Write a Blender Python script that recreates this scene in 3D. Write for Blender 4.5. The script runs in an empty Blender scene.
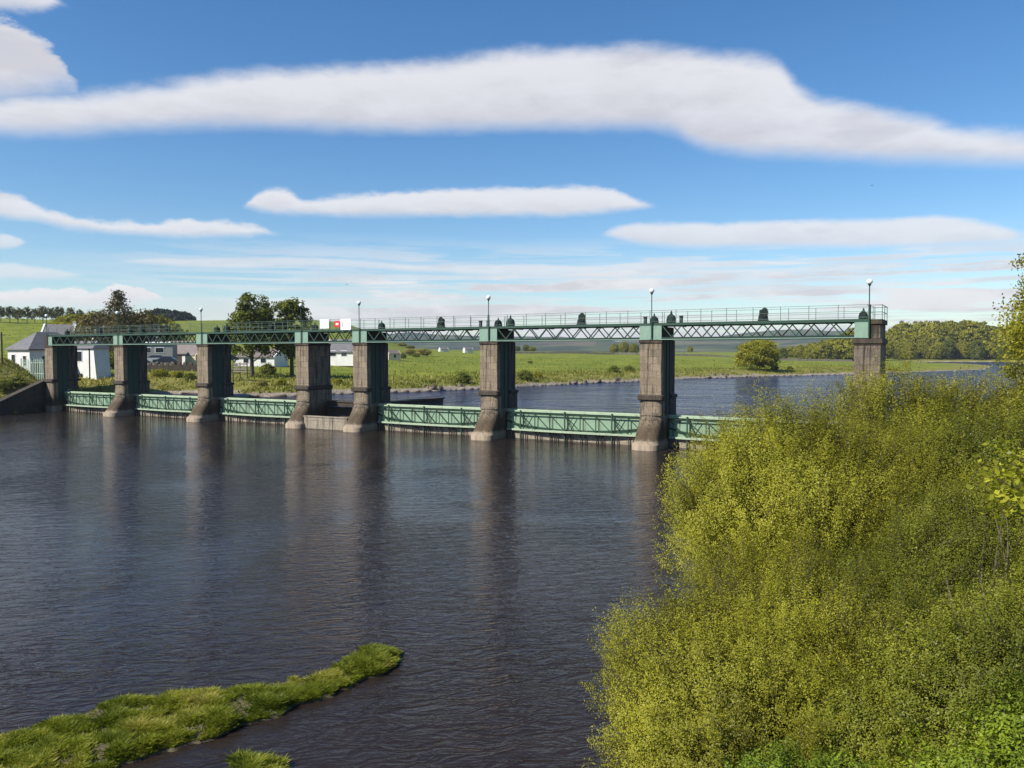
import bpy, math, random
import numpy as np
from mathutils import Vector, Matrix
from math import radians as R, sin, cos, pi, sqrt

random.seed(7)
rng = np.random.default_rng(11)
SC = bpy.context.scene
COL = SC.collection

# ------------------------------------------------------------------ camera
F = 800.0
HC = 8.3
PITCH = math.atan(30 / F)
cam = bpy.data.objects.new('camera', bpy.data.cameras.new('camera'))
COL.objects.link(cam)
cam.location = (0, 0, HC)
cam.rotation_euler = (R(90) - PITCH, 0, 0)
cam.data.sensor_width = 36
cam.data.lens = F / 1024 * 36
cam.data.clip_start = 0.1
cam.data.clip_end = 30000
SC.camera = cam


def ray(x, y):
    a, b = (x - 512) / F, (384 - y) / F
    return Vector((a, cos(PITCH) + b * sin(PITCH), -sin(PITCH) + b * cos(PITCH)))


def at(x, y, Y):
    """world point that the pixel sees at depth Y"""
    d = ray(x, y)
    return Vector((0, 0, HC)) + d * (Y / d.y)


def gnd(x, y, z):
    """world point that the pixel sees on the level z"""
    d = ray(x, y)
    return Vector((0, 0, HC)) + d * ((z - HC) / d.z)


# ------------------------------------------------------------------ object helpers
def tag(o, label=None, cat=None, group=None, kind=None):
    if label:
        o['label'] = label
    if cat:
        o['category'] = cat
    if group:
        o['group'] = group
    if kind:
        o['kind'] = kind
    return o


def thing(name, label, cat, loc=(0, 0, 0), rz=0.0, group=None):
    o = bpy.data.objects.new(name, None)
    o.empty_display_size = 0.3
    COL.objects.link(o)
    o.location = loc
    o.rotation_euler = (0, 0, rz)
    return tag(o, label, cat, group, 'thing')


def link(name, me, mat=None, parent=None):
    o = bpy.data.objects.new(name, me)
    COL.objects.link(o)
    if mat is not None and not me.materials:
        me.materials.append(mat)
    if parent is not None:
        o.parent = parent
    return o


def copy_tree(o, parent=None):
    c = o.copy()
    COL.objects.link(c)
    if parent is not None:
        c.parent = parent
    for ch in list(o.children):
        copy_tree(ch, c)
    return c


class MB:
    def __init__(s):
        s.v, s.f, s.sm = [], [], []

    def add(s, vs, fs, smooth=False):
        k = len(s.v)
        s.v += [tuple(p) for p in vs]
        s.f += [tuple(i + k for i in q) for q in fs]
        s.sm += [smooth] * len(fs)
        return s

    def box(s, x0, x1, y0, y1, z0, z1):
        vs = [(x0, y0, z0), (x1, y0, z0), (x1, y1, z0), (x0, y1, z0), (x0, y0, z1), (x1, y0, z1), (x1, y1, z1), (x0, y1, z1)]
        return s.add(vs, [(3, 2, 1, 0), (4, 5, 6, 7), (0, 1, 5, 4), (1, 2, 6, 5), (2, 3, 7, 6), (3, 0, 4, 7)])

    def cbox(s, c, d):
        return s.box(c[0] - d[0] / 2, c[0] + d[0] / 2, c[1] - d[1] / 2, c[1] + d[1] / 2, c[2] - d[2] / 2, c[2] + d[2] / 2)

    def bar(s, p0, p1, w, h=None, up=(0, 0, 1)):
        h = h or w
        p0, p1 = Vector(p0), Vector(p1)
        d = (p1 - p0).normalized()
        u = Vector(up)
        if abs(d.dot(u)) > .98:
            u = Vector((0, 1, 0))
        a = d.cross(u).normalized() * (w / 2)
        b = a.cross(d).normalized() * (h / 2)
        vs = [p + q for p in (p0, p1) for q in (-a - b, a - b, a + b, -a + b)]
        return s.add(vs, [(3, 2, 1, 0), (4, 5, 6, 7), (0, 1, 5, 4), (1, 2, 6, 5), (2, 3, 7, 6), (3, 0, 4, 7)])

    def tube(s, pts, rad, n=8, cap=True):
        pts = [Vector(p) for p in pts]
        rr = rad if isinstance(rad, (list, tuple)) else [rad] * len(pts)
        rings = []
        for i, p in enumerate(pts):
            d = (pts[min(i + 1, len(pts) - 1)] - pts[max(i - 1, 0)]).normalized()
            u = Vector((0, 0, 1)) if abs(d.z) < .9 else Vector((1, 0, 0))
            a = d.cross(u).normalized()
            b = d.cross(a)
            rings.append([p + (a * cos(2 * pi * k / n) + b * sin(2 * pi * k / n)) * rr[i] for k in range(n)])
        return s.loft(rings, cap)

    def loft(s, rings, cap=True, smooth=True):
        n = len(rings[0])
        vs = [p for r in rings for p in r]
        fs = []
        for i in range(len(rings) - 1):
            for k in range(n):
                fs.append((i * n + k, i * n + (k + 1) % n, (i + 1) * n + (k + 1) % n, (i + 1) * n + k))
        s.add(vs, fs, smooth)
        if cap:
            s.add(rings[0], [tuple(range(n - 1, -1, -1))])
            s.add(rings[-1], [tuple(range(n))])
        return s

    def ball(s, c, r, nu=14, nv=9):
        c = Vector(c)
        rx, ry, rz = r if isinstance(r, (tuple, list)) else (r, r, r)
        rings = []
        for j in range(nv + 1):
            t = pi * (j + .02) / (nv + .04) - pi / 2
            rings.append([c + Vector((rx * cos(t) * cos(2 * pi * k / nu), ry * cos(t) * sin(2 * pi * k / nu), rz * sin(t))) for k in range(nu)])
        return s.loft(rings)

    def disc(s, c, axis, r, t, n=18):
        c, a = Vector(c), Vector(axis).normalized() * (t / 2)
        return s.tube([c - a, c + a], r, n)

    def build(s, name, mat, parent=None, bevel=0.0, sub=False):
        me = bpy.data.meshes.new(name)
        me.from_pydata(s.v, [], s.f)
        me.polygons.foreach_set('use_smooth', s.sm)
        me.update()
        import bmesh
        bm = bmesh.new()
        bm.from_mesh(me)
        bmesh.ops.recalc_face_normals(bm, faces=bm.faces)
        bm.to_mesh(me)
        bm.free()
        o = link(name, me, mat, parent)
        if bevel:
            m = o.modifiers.new('edge', 'BEVEL')
            m.width = bevel
            m.segments = 2
            m.limit_method = 'ANGLE'
        return o


def np_mesh(name, verts, faces, mat, parent=None, attrs=None, smooth=False):
    """verts (N,3); faces (M,k) array of equal length polygons; attrs {name: (domain, values)}"""
    me = bpy.data.meshes.new(name)
    M, k = faces.shape
    me.vertices.add(len(verts))
    me.vertices.foreach_set('co', np.ascontiguousarray(verts, dtype=np.float32).ravel())
    me.loops.add(M * k)
    me.loops.foreach_set('vertex_index', np.ascontiguousarray(faces, dtype=np.int32).ravel())
    me.polygons.add(M)
    me.polygons.foreach_set('loop_start', np.arange(0, M * k, k, dtype=np.int32))
    me.polygons.foreach_set('loop_total', np.full(M, k, dtype=np.int32))
    me.update(calc_edges=True)
    if smooth:
        me.polygons.foreach_set('use_smooth', np.ones(M, dtype=bool))
    for an, (dom, val) in (attrs or {}).items():
        a = me.attributes.new(an, 'FLOAT', dom)
        a.data.foreach_set('value', np.ascontiguousarray(val, dtype=np.float32))
    return link(name, me, mat, parent)


# ------------------------------------------------------------------ value noise in numpy
_perm = rng.permutation(4096)


def vnoise(P):
    P = np.asarray(P, dtype=float)
    i = np.floor(P).astype(int)
    f = P - i
    f = f * f * (3 - 2 * f)

    def h(a, b, c):
        return _perm[(_perm[(_perm[a & 4095] + b) & 4095] + c) & 4095] / 4095.0
    r = 0
    for dx in (0, 1):
        for dy in (0, 1):
            for dz in (0, 1):
                w = (f[..., 0] if dx else 1 - f[..., 0]) * (f[..., 1] if dy else 1 - f[..., 1]) * (f[..., 2] if dz else 1 - f[..., 2])
                r = r + w * h(i[..., 0] + dx, i[..., 1] + dy, i[..., 2] + dz)
    return r


def fbm(P, o=3):
    P = np.asarray(P, dtype=float)
    r, a, t = 0, .5, 0
    for k in range(o):
        r = r + a * vnoise(P * 2 ** k + 17.3 * k)
        t += a
        a *= .5
    return r / t


# ------------------------------------------------------------------ materials
class NT:
    def __init__(s, name):
        s.m = bpy.data.materials.new(name)
        s.m.use_nodes = True
        s.t = s.m.node_tree
        s.t.nodes.clear()
        s.out = s.t.nodes.new('ShaderNodeOutputMaterial')

    def n(s, kind, **kw):
        nd = s.t.nodes.new(kind)
        for k, v in kw.items():
            if k.startswith('i_'):
                nd.inputs[k[2:].replace('_', ' ')].default_value = v
            else:
                setattr(nd, k, v)
        return nd

    def l(s, a, b):
        s.t.links.new(a, b)
        return b

    def noise(s, vec, scale, detail=4, rough=.55, dist=0):
        nd = s.n('ShaderNodeTexNoise')
        nd.inputs['Scale'].default_value = scale
        nd.inputs['Detail'].default_value = detail
        nd.inputs['Roughness'].default_value = rough
        nd.inputs['Distortion'].default_value = dist
        if vec is not None:
            s.l(vec, nd.inputs['Vector'])
        return nd.outputs['Fac']

    def ramp(s, fac, stops):
        nd = s.n('ShaderNodeValToRGB')
        el = nd.color_ramp.elements
        while len(el) < len(stops):
            el.new(.5)
        for e, (p, c) in zip(el, stops):
            e.position = p
            e.color = (*c, 1) if len(c) == 3 else c
        s.l(fac, nd.inputs['Fac'])
        return nd.outputs['Color']

    def mix(s, fac, a, b, mode='MIX'):
        nd = s.n('ShaderNodeMix', data_type='RGBA', blend_type=mode)
        for sock, v in ((nd.inputs[0], fac), (nd.inputs[6], a), (nd.inputs[7], b)):
            if isinstance(v, bpy.types.NodeSocket):
                s.l(v, sock)
            elif isinstance(v, (int, float)):
                sock.default_value = v
            else:
                sock.default_value = (*v, 1)
        return nd.outputs[2]

    def math(s, op, a, b=None, c=None, clamp=False):
        nd = s.n('ShaderNodeMath', operation=op, use_clamp=clamp)
        for i, v in enumerate((a, b, c)):
            if v is None:
                continue
            if isinstance(v, bpy.types.NodeSocket):
                s.l(v, nd.inputs[i])
            else:
                nd.inputs[i].default_value = v
        return nd.outputs[0]

    def smooth(s, v, lo, hi):
        nd = s.n('ShaderNodeMapRange', interpolation_type='SMOOTHSTEP')
        s.l(v, nd.inputs[0])
        nd.inputs[1].default_value = lo
        nd.inputs[2].default_value = hi
        return nd.outputs[0]

    def coord(s, which='Object'):
        return s.n('ShaderNodeTexCoord').outputs[which]

    def xyz(s, v):
        nd = s.n('ShaderNodeSeparateXYZ')
        s.l(v, nd.inputs[0])
        return nd.outputs

    def vec(s, x, y, z):
        nd = s.n('ShaderNodeCombineXYZ')
        for i, v in enumerate((x, y, z)):
            if isinstance(v, bpy.types.NodeSocket):
                s.l(v, nd.inputs[i])
            else:
                nd.inputs[i].default_value = v
        return nd.outputs[0]

    def attr(s, name):
        return s.n('ShaderNodeAttribute', attribute_name=name).outputs['Fac']

    def bump(s, h, strength=.5, dist=.05, normal=None):
        nd = s.n('ShaderNodeBump')
        nd.inputs['Strength'].default_value = strength
        nd.inputs['Distance'].default_value = dist
        s.l(h, nd.inputs['Height'])
        if normal is not None:
            s.l(normal, nd.inputs['Normal'])
        return nd.outputs[0]

    def pbr(s, color, rough=.7, normal=None, metal=0, spec=None):
        b = s.n('ShaderNodeBsdfPrincipled')
        if isinstance(color, bpy.types.NodeSocket):
            s.l(color, b.inputs['Base Color'])
        else:
            b.inputs['Base Color'].default_value = (*color, 1)
        if isinstance(rough, bpy.types.NodeSocket):
            s.l(rough, b.inputs['Roughness'])
        else:
            b.inputs['Roughness'].default_value = rough
        b.inputs['Metallic'].default_value = metal
        if spec is not None:
            b.inputs['Specular IOR Level'].default_value = spec
        if normal is not None:
            s.l(normal, b.inputs['Normal'])
        s.l(b.outputs[0], s.out.inputs['Surface'])
        return s.m


def paint(name, col, rough=.5, wear=.35, rust=(.10, .05, .025), scale=1.5, spec=None):
    t = NT(name)
    c = t.coord()
    n1 = t.noise(c, scale, 5, .6)
    n2 = t.noise(c, scale * 6, 4, .7)
    d = tuple(x * .72 for x in col)
    base = t.mix(n1, d, tuple(min(1, x * 1.18) for x in col))
    m = t.math('MULTIPLY', t.smooth(n2, .62, .72), wear)
    base = t.mix(m, base, rust)
    px_, py_, pz_ = t.xyz(c)
    sk = t.noise(t.vec(t.math('MULTIPLY', px_, 2.6), t.math('MULTIPLY', py_, 2.6), t.math('MULTIPLY', pz_, .22)), 1.0, 5, .65)
    base = t.mix(t.math('MULTIPLY', t.smooth(sk, .54, .7), min(1, wear * 1.5)), base, tuple(.5 * (a_ * .45 + b_) for a_, b_ in zip(col, rust)))
    return t.pbr(base, rough, t.bump(n2, .15, .01), spec=spec)


def stone(name, c0, c1, course=.55, dark=(.035, .028, .02), moss=1.0, base_z=None, top_z=None):
    t = NT(name)
    c = t.coord()
    x, y, z = t.xyz(c)
    v = t.vec(t.math('ADD', x, y), z, 0.0)
    br = t.n('ShaderNodeTexBrick')
    br.offset = .5
    br.inputs['Scale'].default_value = 1
    br.inputs['Mortar Size'].default_value = .022
    br.inputs['Mortar Smooth'].default_value = .3
    br.inputs['Brick Width'].default_value = course * 1.9
    br.inputs['Row Height'].default_value = course
    br.inputs['Color1'].default_value = (*c0, 1)
    br.inputs['Color2'].default_value = (*c1, 1)
    br.inputs['Mortar'].default_value = (*[q * .55 for q in c0], 1)
    t.l(v, br.inputs['Vector'])
    n1 = t.noise(c, .8, 5, .6)
    n2 = t.noise(c, 3.6, 6, .75)
    # streaks that run down the stone
    st = t.noise(t.vec(t.math('MULTIPLY', x, 3.0), t.math('MULTIPLY', y, 3.0), t.math('MULTIPLY', z, .25)), 1.0, 4, .6)
    n3 = t.noise(c, 8, 5, .8)
    col = t.mix(t.math('MULTIPLY', t.smooth(n2, .4, .75), .55), br.outputs['Color'], tuple(q * .5 for q in c0))
    col = t.mix(t.math('MULTIPLY', t.smooth(n3, .5, .6), .7), col, tuple(q * .38 for q in c0))
    col = t.mix(t.math('MULTIPLY', t.smooth(n3, .42, .34), .35), col, tuple(q * 1.5 for q in c0))
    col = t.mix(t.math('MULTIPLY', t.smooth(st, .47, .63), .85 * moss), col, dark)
    col = t.mix(t.math('MULTIPLY', t.smooth(n1, .55, .75), .35 * moss), col, (.10, .085, .03))
    if top_z:       # sooty lichen band under the cap, overhang shadow painted into it
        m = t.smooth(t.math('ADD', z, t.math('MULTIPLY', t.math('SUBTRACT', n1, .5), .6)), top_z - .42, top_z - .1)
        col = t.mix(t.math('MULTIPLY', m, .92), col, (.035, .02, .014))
    if base_z is not None:      # wet algae band over the pale scoured foot
        zz = t.math('ADD', z, t.math('MULTIPLY', t.math('SUBTRACT', n2, .5), .9))
        band = t.math('MULTIPLY', t.smooth(zz, base_z + .1, base_z + .45), t.math('SUBTRACT', 1, t.smooth(zz, base_z + 1.0, base_z + 2.6)))
        col = t.mix(t.math('MULTIPLY', band, .85), col, (.055, .035, .016))
        foot = t.math('SUBTRACT', 1, t.smooth(z, base_z + .1, base_z + .3))
        col = t.mix(t.math('MULTIPLY', foot, .55), col, (.36, .28, .20))
        wet = t.math('SUBTRACT', 1, t.smooth(zz, -.45, -.1))
        col = t.mix(wet, col, (.03, .02, .012))
    bh = t.math('ADD', t.math('MULTIPLY', br.outputs['Fac'], -.6), t.math('MULTIPLY', n2, .8))
    return t.pbr(col, .9, t.bump(bh, .6, .05))


def foliage(name, stops, trans=.35, gloss=.015):
    t = NT(name)
    k = t.attr('tint')
    col = t.ramp(k, stops)
    d = t.n('ShaderNodeBsdfDiffuse')
    tr = t.n('ShaderNodeBsdfTranslucent')
    t.l(col, d.inputs[0])
    t.l(t.mix(1.0, col, (1.05, 1.0, .55), 'MULTIPLY'), tr.inputs[0])
    mx = t.n('ShaderNodeMixShader')
    mx.inputs[0].default_value = trans
    t.l(d.outputs[0], mx.inputs[1])
    t.l(tr.outputs[0], mx.inputs[2])
    g = t.n('ShaderNodeBsdfGlossy')
    g.inputs['Roughness'].default_value = .45
    m2 = t.n('ShaderNodeMixShader')
    m2.inputs[0].default_value = gloss
    t.l(mx.outputs[0], m2.inputs[1])
    t.l(g.outputs[0], m2.inputs[2])
    t.l(m2.outputs[0], t.out.inputs['Surface'])
    return t.m


M = {}
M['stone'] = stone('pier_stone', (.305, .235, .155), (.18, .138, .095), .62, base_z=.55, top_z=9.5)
M['stone_dark'] = stone('weathered_shaded_stone', (.08, .06, .042), (.055, .042, .03), .6)  # weathered ledges and walls; also carries deck shade on bearing blocks, half-bay wall
M['stone_shaded'] = stone('shaded_stone', (.115, .092, .070), (.085, .068, .052), .62, dark=(.02, .018, .014), moss=1.3, base_z=.55)  # darker pier stone: shade of the rear shafts painted in, plus dark streaks
M['sill'] = stone('scoured_concrete', (.36, .30, .22), (.30, .25, .18), .9, moss=.6)
M['concrete'] = stone('pale_concrete', (.36, .29, .21), (.31, .25, .18), 1.3, moss=.5, base_z=-.2)
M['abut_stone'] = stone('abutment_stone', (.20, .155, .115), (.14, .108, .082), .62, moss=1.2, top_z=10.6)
M['pale_green'] = paint('pale_green_paint', (.225, .335, .255), .6, .35, spec=.25)
M['gate_green'] = paint('gate_green_paint', (.24, .35, .235), .65, .6, spec=.25)
M['gate_top'] = paint('faded_green_paint', (.38, .47, .32), .7, .4, spec=.2)
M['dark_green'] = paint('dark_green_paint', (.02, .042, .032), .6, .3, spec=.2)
M['brace'] = paint('brace_green_paint', (.022, .05, .032), .6, .5, spec=.2)
M['teal'] = paint('teal_guide_paint', (.03, .064, .048), .6, .35, spec=.2)
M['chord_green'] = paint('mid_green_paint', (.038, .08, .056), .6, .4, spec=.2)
M['rail'] = paint('grey_green_rail_paint', (.13, .19, .155), .6, .2, spec=.2)
M['globe'] = NT('opal_glass').pbr((.85, .85, .82), .25)
M['iron'] = paint('dark_iron', (.012, .022, .018), .6, .2, spec=.2)
M['white'] = paint('white_render', (.68, .67, .63), .8, .12, (.45, .43, .38), .6)
M['cabin'] = paint('grey_cabin_paint', (.22, .22, .22), .6, .1)
M['cream'] = paint('cream_render', (.62, .52, .34), .8, .1, (.4, .33, .22), .8)
M['window'] = NT('window_glass').pbr((.02, .025, .03), .08)
M['wood_dark'] = paint('dark_timber', (.05, .035, .025), .8, .2)
M['fence_green'] = paint('pale_fence_paint', (.46, .58, .44), .6, .25)
M['sign_white'] = paint('white_board', (.82, .82, .82), .5, .05)
M['sign_red'] = paint('red_board', (.60, .03, .025), .45, .05)
M['car_dark'] = paint('dark_car_paint', (.03, .035, .05), .25, 0)
M['car_silver'] = paint('silver_car_paint', (.45, .47, .50), .25, 0)
M['rubber'] = NT('rubber').pbr((.02, .02, .02), .8)
M['bird'] = NT('bird_plumage').pbr((.03, .03, .035), .8)


def slate(name, c0, c1):
    t = NT(name)
    c = t.coord()
    x, y, z = t.xyz(c)
    br = t.n('ShaderNodeTexBrick')
    br.inputs['Scale'].default_value = 1
    br.inputs['Brick Width'].default_value = .45
    br.inputs['Row Height'].default_value = .28
    br.inputs['Mortar Size'].default_value = .01
    br.inputs['Color1'].default_value = (*c0, 1)
    br.inputs['Color2'].default_value = (*c1, 1)
    br.inputs['Mortar'].default_value = (*[q * .4 for q in c0], 1)
    t.l(t.vec(t.math('ADD', x, y), z, 0), br.inputs['Vector'])
    n = t.noise(c, .7, 5, .6)
    col = t.mix(t.math('MULTIPLY', t.smooth(n, .5, .7), .5), br.outputs['Color'], (.16, .15, .10))
    return t.pbr(col, .6, t.bump(br.outputs['Fac'], -.4, .03))


M['slate'] = slate('grey_slate', (.15, .14, .145), (.11, .105, .11))
M['slate_brown'] = slate('brown_tile', (.20, .16, .14), (.16, .125, .11))


def bark(name, col):
    t = NT(name)
    c = t.coord()
    x, y, z = t.xyz(c)
    n = t.noise(t.vec(x, y, t.math('MULTIPLY', z, .25)), 9, 5, .65)
    return t.pbr(t.mix(n, tuple(q * .45 for q in col), tuple(q * 1.4 for q in col)), .9, t.bump(n, .6, .04))


M['bark'] = bark('bark', (.09, .07, .05))
M['stem'] = bark('willow_stem', (.10, .082, .045))

M['willow'] = foliage('willow_leaf', [(0, (.10, .098, .012)), (.45, (.27, .262, .02)), (.8, (.385, .37, .035)), (1, (.48, .45, .06))], .30)
M['willow_green'] = foliage('sallow_leaf', [(0, (.065, .08, .010)), (.5, (.185, .20, .018)), (1, (.35, .35, .04))])
M['elder'] = foliage('elder_leaf', [(0, (.065, .105, .012)), (.5, (.20, .265, .02)), (1, (.44, .48, .04))])
M['maple'] = foliage('maple_leaf', [(0, (.14, .16, .012)), (.5, (.32, .33, .025)), (1, (.48, .46, .05))], .45)
M['far_leaf'] = foliage('spring_leaf', [(0, (.11, .125, .013)), (.5, (.27, .265, .024)), (1, (.42, .38, .04))], .4)
M['mid_leaf'] = foliage('tree_leaf', [(0, (.045, .065, .011)), (.5, (.13, .155, .022)), (1, (.26, .265, .036))])
M['brown_leaf'] = foliage('bronze_leaf', [(0, (.045, .04, .022)), (.5, (.11, .092, .038)), (1, (.22, .18, .055))])
M['needle'] = foliage('conifer_needle', [(0, (.010, .018, .010)), (.5, (.02, .034, .018)), (1, (.04, .058, .026))], .15)
M['twig_leaf'] = foliage('budding_leaf', [(0, (.04, .04, .014)), (.5, (.10, .105, .026)), (1, (.18, .18, .04))])
M['grass'] = foliage('grass_blade', [(0, (.11, .15, .016)), (.5, (.25, .29, .026)), (.8, (.36, .37, .045)), (1, (.46, .38, .14))], .4)
M['rough'] = foliage('rough_grass_blade', [(0, (.09, .115, .014)), (.5, (.23, .235, .035)), (1, (.44, .37, .13))], .35)
M['gorse'] = foliage('scrub_leaf', [(0, (.13, .11, .03)), (.5, (.29, .25, .07)), (1, (.46, .40, .13))])


# ------------------------------------------------------------------ barrage line
WL0, WL1 = 0.0, 2.3                         # water levels below and above the barrage
DX, DY = .866, -.500                        # along the barrage, towards the near bank
RZ = math.atan2(DY, DX)
UX, UY = -DY, DX                            # upstream
B0 = Vector((at(650.5, 384, 70).x, 70, 0))  # front face of the pier nearest the camera


def s_of(px):
    k = (px - 512) / F
    return (k * B0.y - B0.x) / (DX - k * DY)


def bar_pt(s, u=0.0, z=0.0):
    return Vector((B0.x + s * DX + u * UX, B0.y + s * DY + u * UY, z))


PX = [48.9, 118.8, 202.5, 302.0, 360.0, 488.5, 650.5, 867.0]
PS = [s_of(p) for p in PX]
PW = 2.0
Z_PIER, Z_DECK = 9.5, 11.0

# ------------------------------------------------------------------ river outline and terrain
far_px = [(240, 397.5), (300, 396), (345, 394), (400, 392), (440, 391), (480, 389.3), (515, 387.5), (545, 385.5), (600, 383), (640, 381.3),
          (700, 378.5), (760, 376.6), (800, 375.6), (860, 374.4), (900, 372.6), (940, 371.2), (985, 369.5), (993, 367), (985, 365), (960, 363.6), (930, 363), (915, 362)]
far_bank = [gnd(x, y, WL1) for x, y in far_px]
bl = bar_pt(PS[0] + 1, 1.5)
bl2 = bar_pt(PS[1] - 1, 14)
br_ = bar_pt(PS[7] - 1, 1.5)
upper_poly = [(bl.x, bl.y), (bl2.x, bl2.y)] + [(p.x, p.y) for p in far_bank] + [(302, 600), (395, 600), (285, 420), (215, 310), (145, 205), (90, 125), (46, 70), (br_.x, br_.y)]
brd = bar_pt(PS[7] - 1, 1.5)
lower_poly = [(bl.x, bl.y), (brd.x, brd.y), (21, 50), (12.5, 38), (7.5, 28), (5.0, 21), (3.0, 15), (3.2, 6), (5, -30), (-90, -40), (-110, 50), (-77.2, 88)]
a0 = bar_pt(PS[0] - 1.5, .4)
lower_poly += [(a0.x, a0.y)]


def poly_sdf(P, poly):
    """negative inside"""
    poly = np.array(poly, float)
    d = np.full(len(P), 1e18)
    inside = np.zeros(len(P), bool)
    n = len(poly)
    for i in range(n):
        a, b = poly[i], poly[(i + 1) % n]
        e = b - a
        w = P - a
        t = np.clip((w @ e) / (e @ e), 0, 1)
        q = w - t[:, None] * e
        d = np.minimum(d, (q ** 2).sum(1))
        c = ((a[1] <= P[:, 1]) & (b[1] > P[:, 1])) | ((b[1] <= P[:, 1]) & (a[1] > P[:, 1]))
        with np.errstate(divide='ignore', invalid='ignore'):
            xx = a[0] + (P[:, 1] - a[1]) / (b[1] - a[1]) * (b[0] - a[0])
        inside ^= c & (P[:, 0] < xx)
    d = np.sqrt(d)
    return np.where(inside, -d, d)


def sstep(x, a, b):
    t = np.clip((x - a) / (b - a), 0, 1)
    return t * t * (3 - 2 * t)


def height(P):
    """P (N,2) -> z, distance to the shore, 0..1 field mask"""
    X, Y = P[:, 0], P[:, 1]
    rad = np.hypot(X, Y)
    wob = (fbm(np.c_[P * .11, np.zeros(len(P))]) - .5) * np.clip(rad / 40, .3, 2.2) * np.where((X < -40) & (Y < 121), 0, 1)
    d0 = poly_sdf(P, lower_poly) + wob * .6
    d1 = poly_sdf(P, upper_poly) + wob
    u = (X - B0.x) * UX + (Y - B0.y) * UY                # metres upstream of the barrage front
    near = u < 1.5
    d = np.where(near, d0, np.minimum(d1, np.where(u < 6, 1e9, d1)))
    d = np.minimum(d0, d1)
    low = d0 < d1
    wl = np.where(low & near, WL0, WL1)
    ang = X / np.maximum(Y, 1)
    # dry land
    land1 = WL1 + .25 + 1.1 * (1 - np.exp(-np.maximum(d, 0) / 5)) + np.clip(.024 * np.maximum(d, 0), 0, 6.7)
    rise = sstep(-X, 22, 60) * sstep(Y, 60, 110) * (1.0 * sstep(d, 2, 14))
    land1 = land1 + rise
    land0 = np.where(X < -40, np.interp(Y, [94, 101, 107, 117], [-.3, .0, .7, 3.6]) + .55 * np.clip(d0 - 1.3, 0, 7), WL0 + .15 + 1.9 * (1 - np.exp(-np.maximum(d0, 0) / 3.0)) + np.clip(.2 * np.maximum(d0 - 2, 0), 0, 4.5))
    w = np.where(X < -55, sstep(u, -1, 5), sstep(u, -6, 4))
    land = land0 * (1 - w) + np.maximum(land1, 0) * w
    bed = wl - .25 - np.minimum(1.6, .35 * np.maximum(-d, 0))
    z = np.where(d > 0, land, bed)
    # green hill beyond the village: crest heights above the eye by direction
    hp = np.interp(ang, [-1.2, -.64, -.58, -.52, -.45, -.40, -.35, -.28, -.21, -.17, -.13, -.10], [37, 35.5, 34.5, 33, 32, 33, 34, 36, 31, 20, 7, 0])
    crest = np.interp(ang, [-.7, -.5, -.42, -.33, -.2], [380, 380, 480, 620, 640])
    tt = sstep(Y, 175, crest)
    hm = np.interp(ang, [-.15, -.10], [1, 0]) * (Y > 0) * sstep(d, 3, 20)
    target = HC + hp / F * np.minimum(Y, crest) * np.exp(-np.maximum(Y - crest, 0) / 500)
    z = z * (1 - tt * hm) + target * tt * hm
    # far hills
    hr = sstep(rad, 1500, 3600) * np.interp(ang, [-1, -.2, -.08, .0, .07, .13, .2, .28, .34, .42, .55, 1], [85, 80, 72, 62, 72, 60, 66, 78, 84, 90, 76, 76])
    n = fbm(np.c_[ang * 9, rad * .0012, np.zeros(len(P)) + 3], 4)
    z = z + np.where(Y > 0, hr * (.55 + .9 * n), 0)
    z = z + np.where((d > 1), (fbm(np.c_[P * .06, np.zeros(len(P)) + 9], 3) - .5) * np.clip(d * .08, 0, .8), 0)
    marsh = sstep(X, 112, 140) * sstep(Y, 240, 262) * sstep(Y, 575, 520)
    z = np.where((d > 0) & (d1 < d0), z * (1 - marsh) + np.minimum(z, WL1 + .12 + .02 * d) * marsh, z)
    sal = (X - B0.x) * DX + (Y - B0.y) * DY
    z = np.where((u > -2.5) & (u < 7) & (sal > PS[0] + 1.6) & (sal < PS[7] - 1.2), np.minimum(z, -1.6), z)
    # keep the far plain low so the hills stand on it
    return z, d, u


rr = np.concatenate([np.geomspace(2.0, 60, 110), np.geomspace(60, 700, 330)[1:], np.geomspace(700, 9000, 90)[1:]])
aa = np.concatenate([np.arange(-40, 40.01, .2), np.arange(44, 320, 6.0)])
ra, ga = np.meshgrid(rr, np.radians(aa), indexing='ij')
GP = np.c_[(ra * np.sin(ga)).ravel(), (ra * np.cos(ga)).ravel()]
gz, gd, gu = height(GP)
NA = len(aa)
ii, jj = np.meshgrid(np.arange(len(rr) - 1), np.arange(NA), indexing='ij')
jn = (jj + 1) % NA
fc = np.c_[(ii * NA + jj).ravel(), ((ii + 1) * NA + jj).ravel(), ((ii + 1) * NA + jn).ravel(), (ii * NA + jn).ravel()]
fc = fc[:, ::-1]


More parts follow.
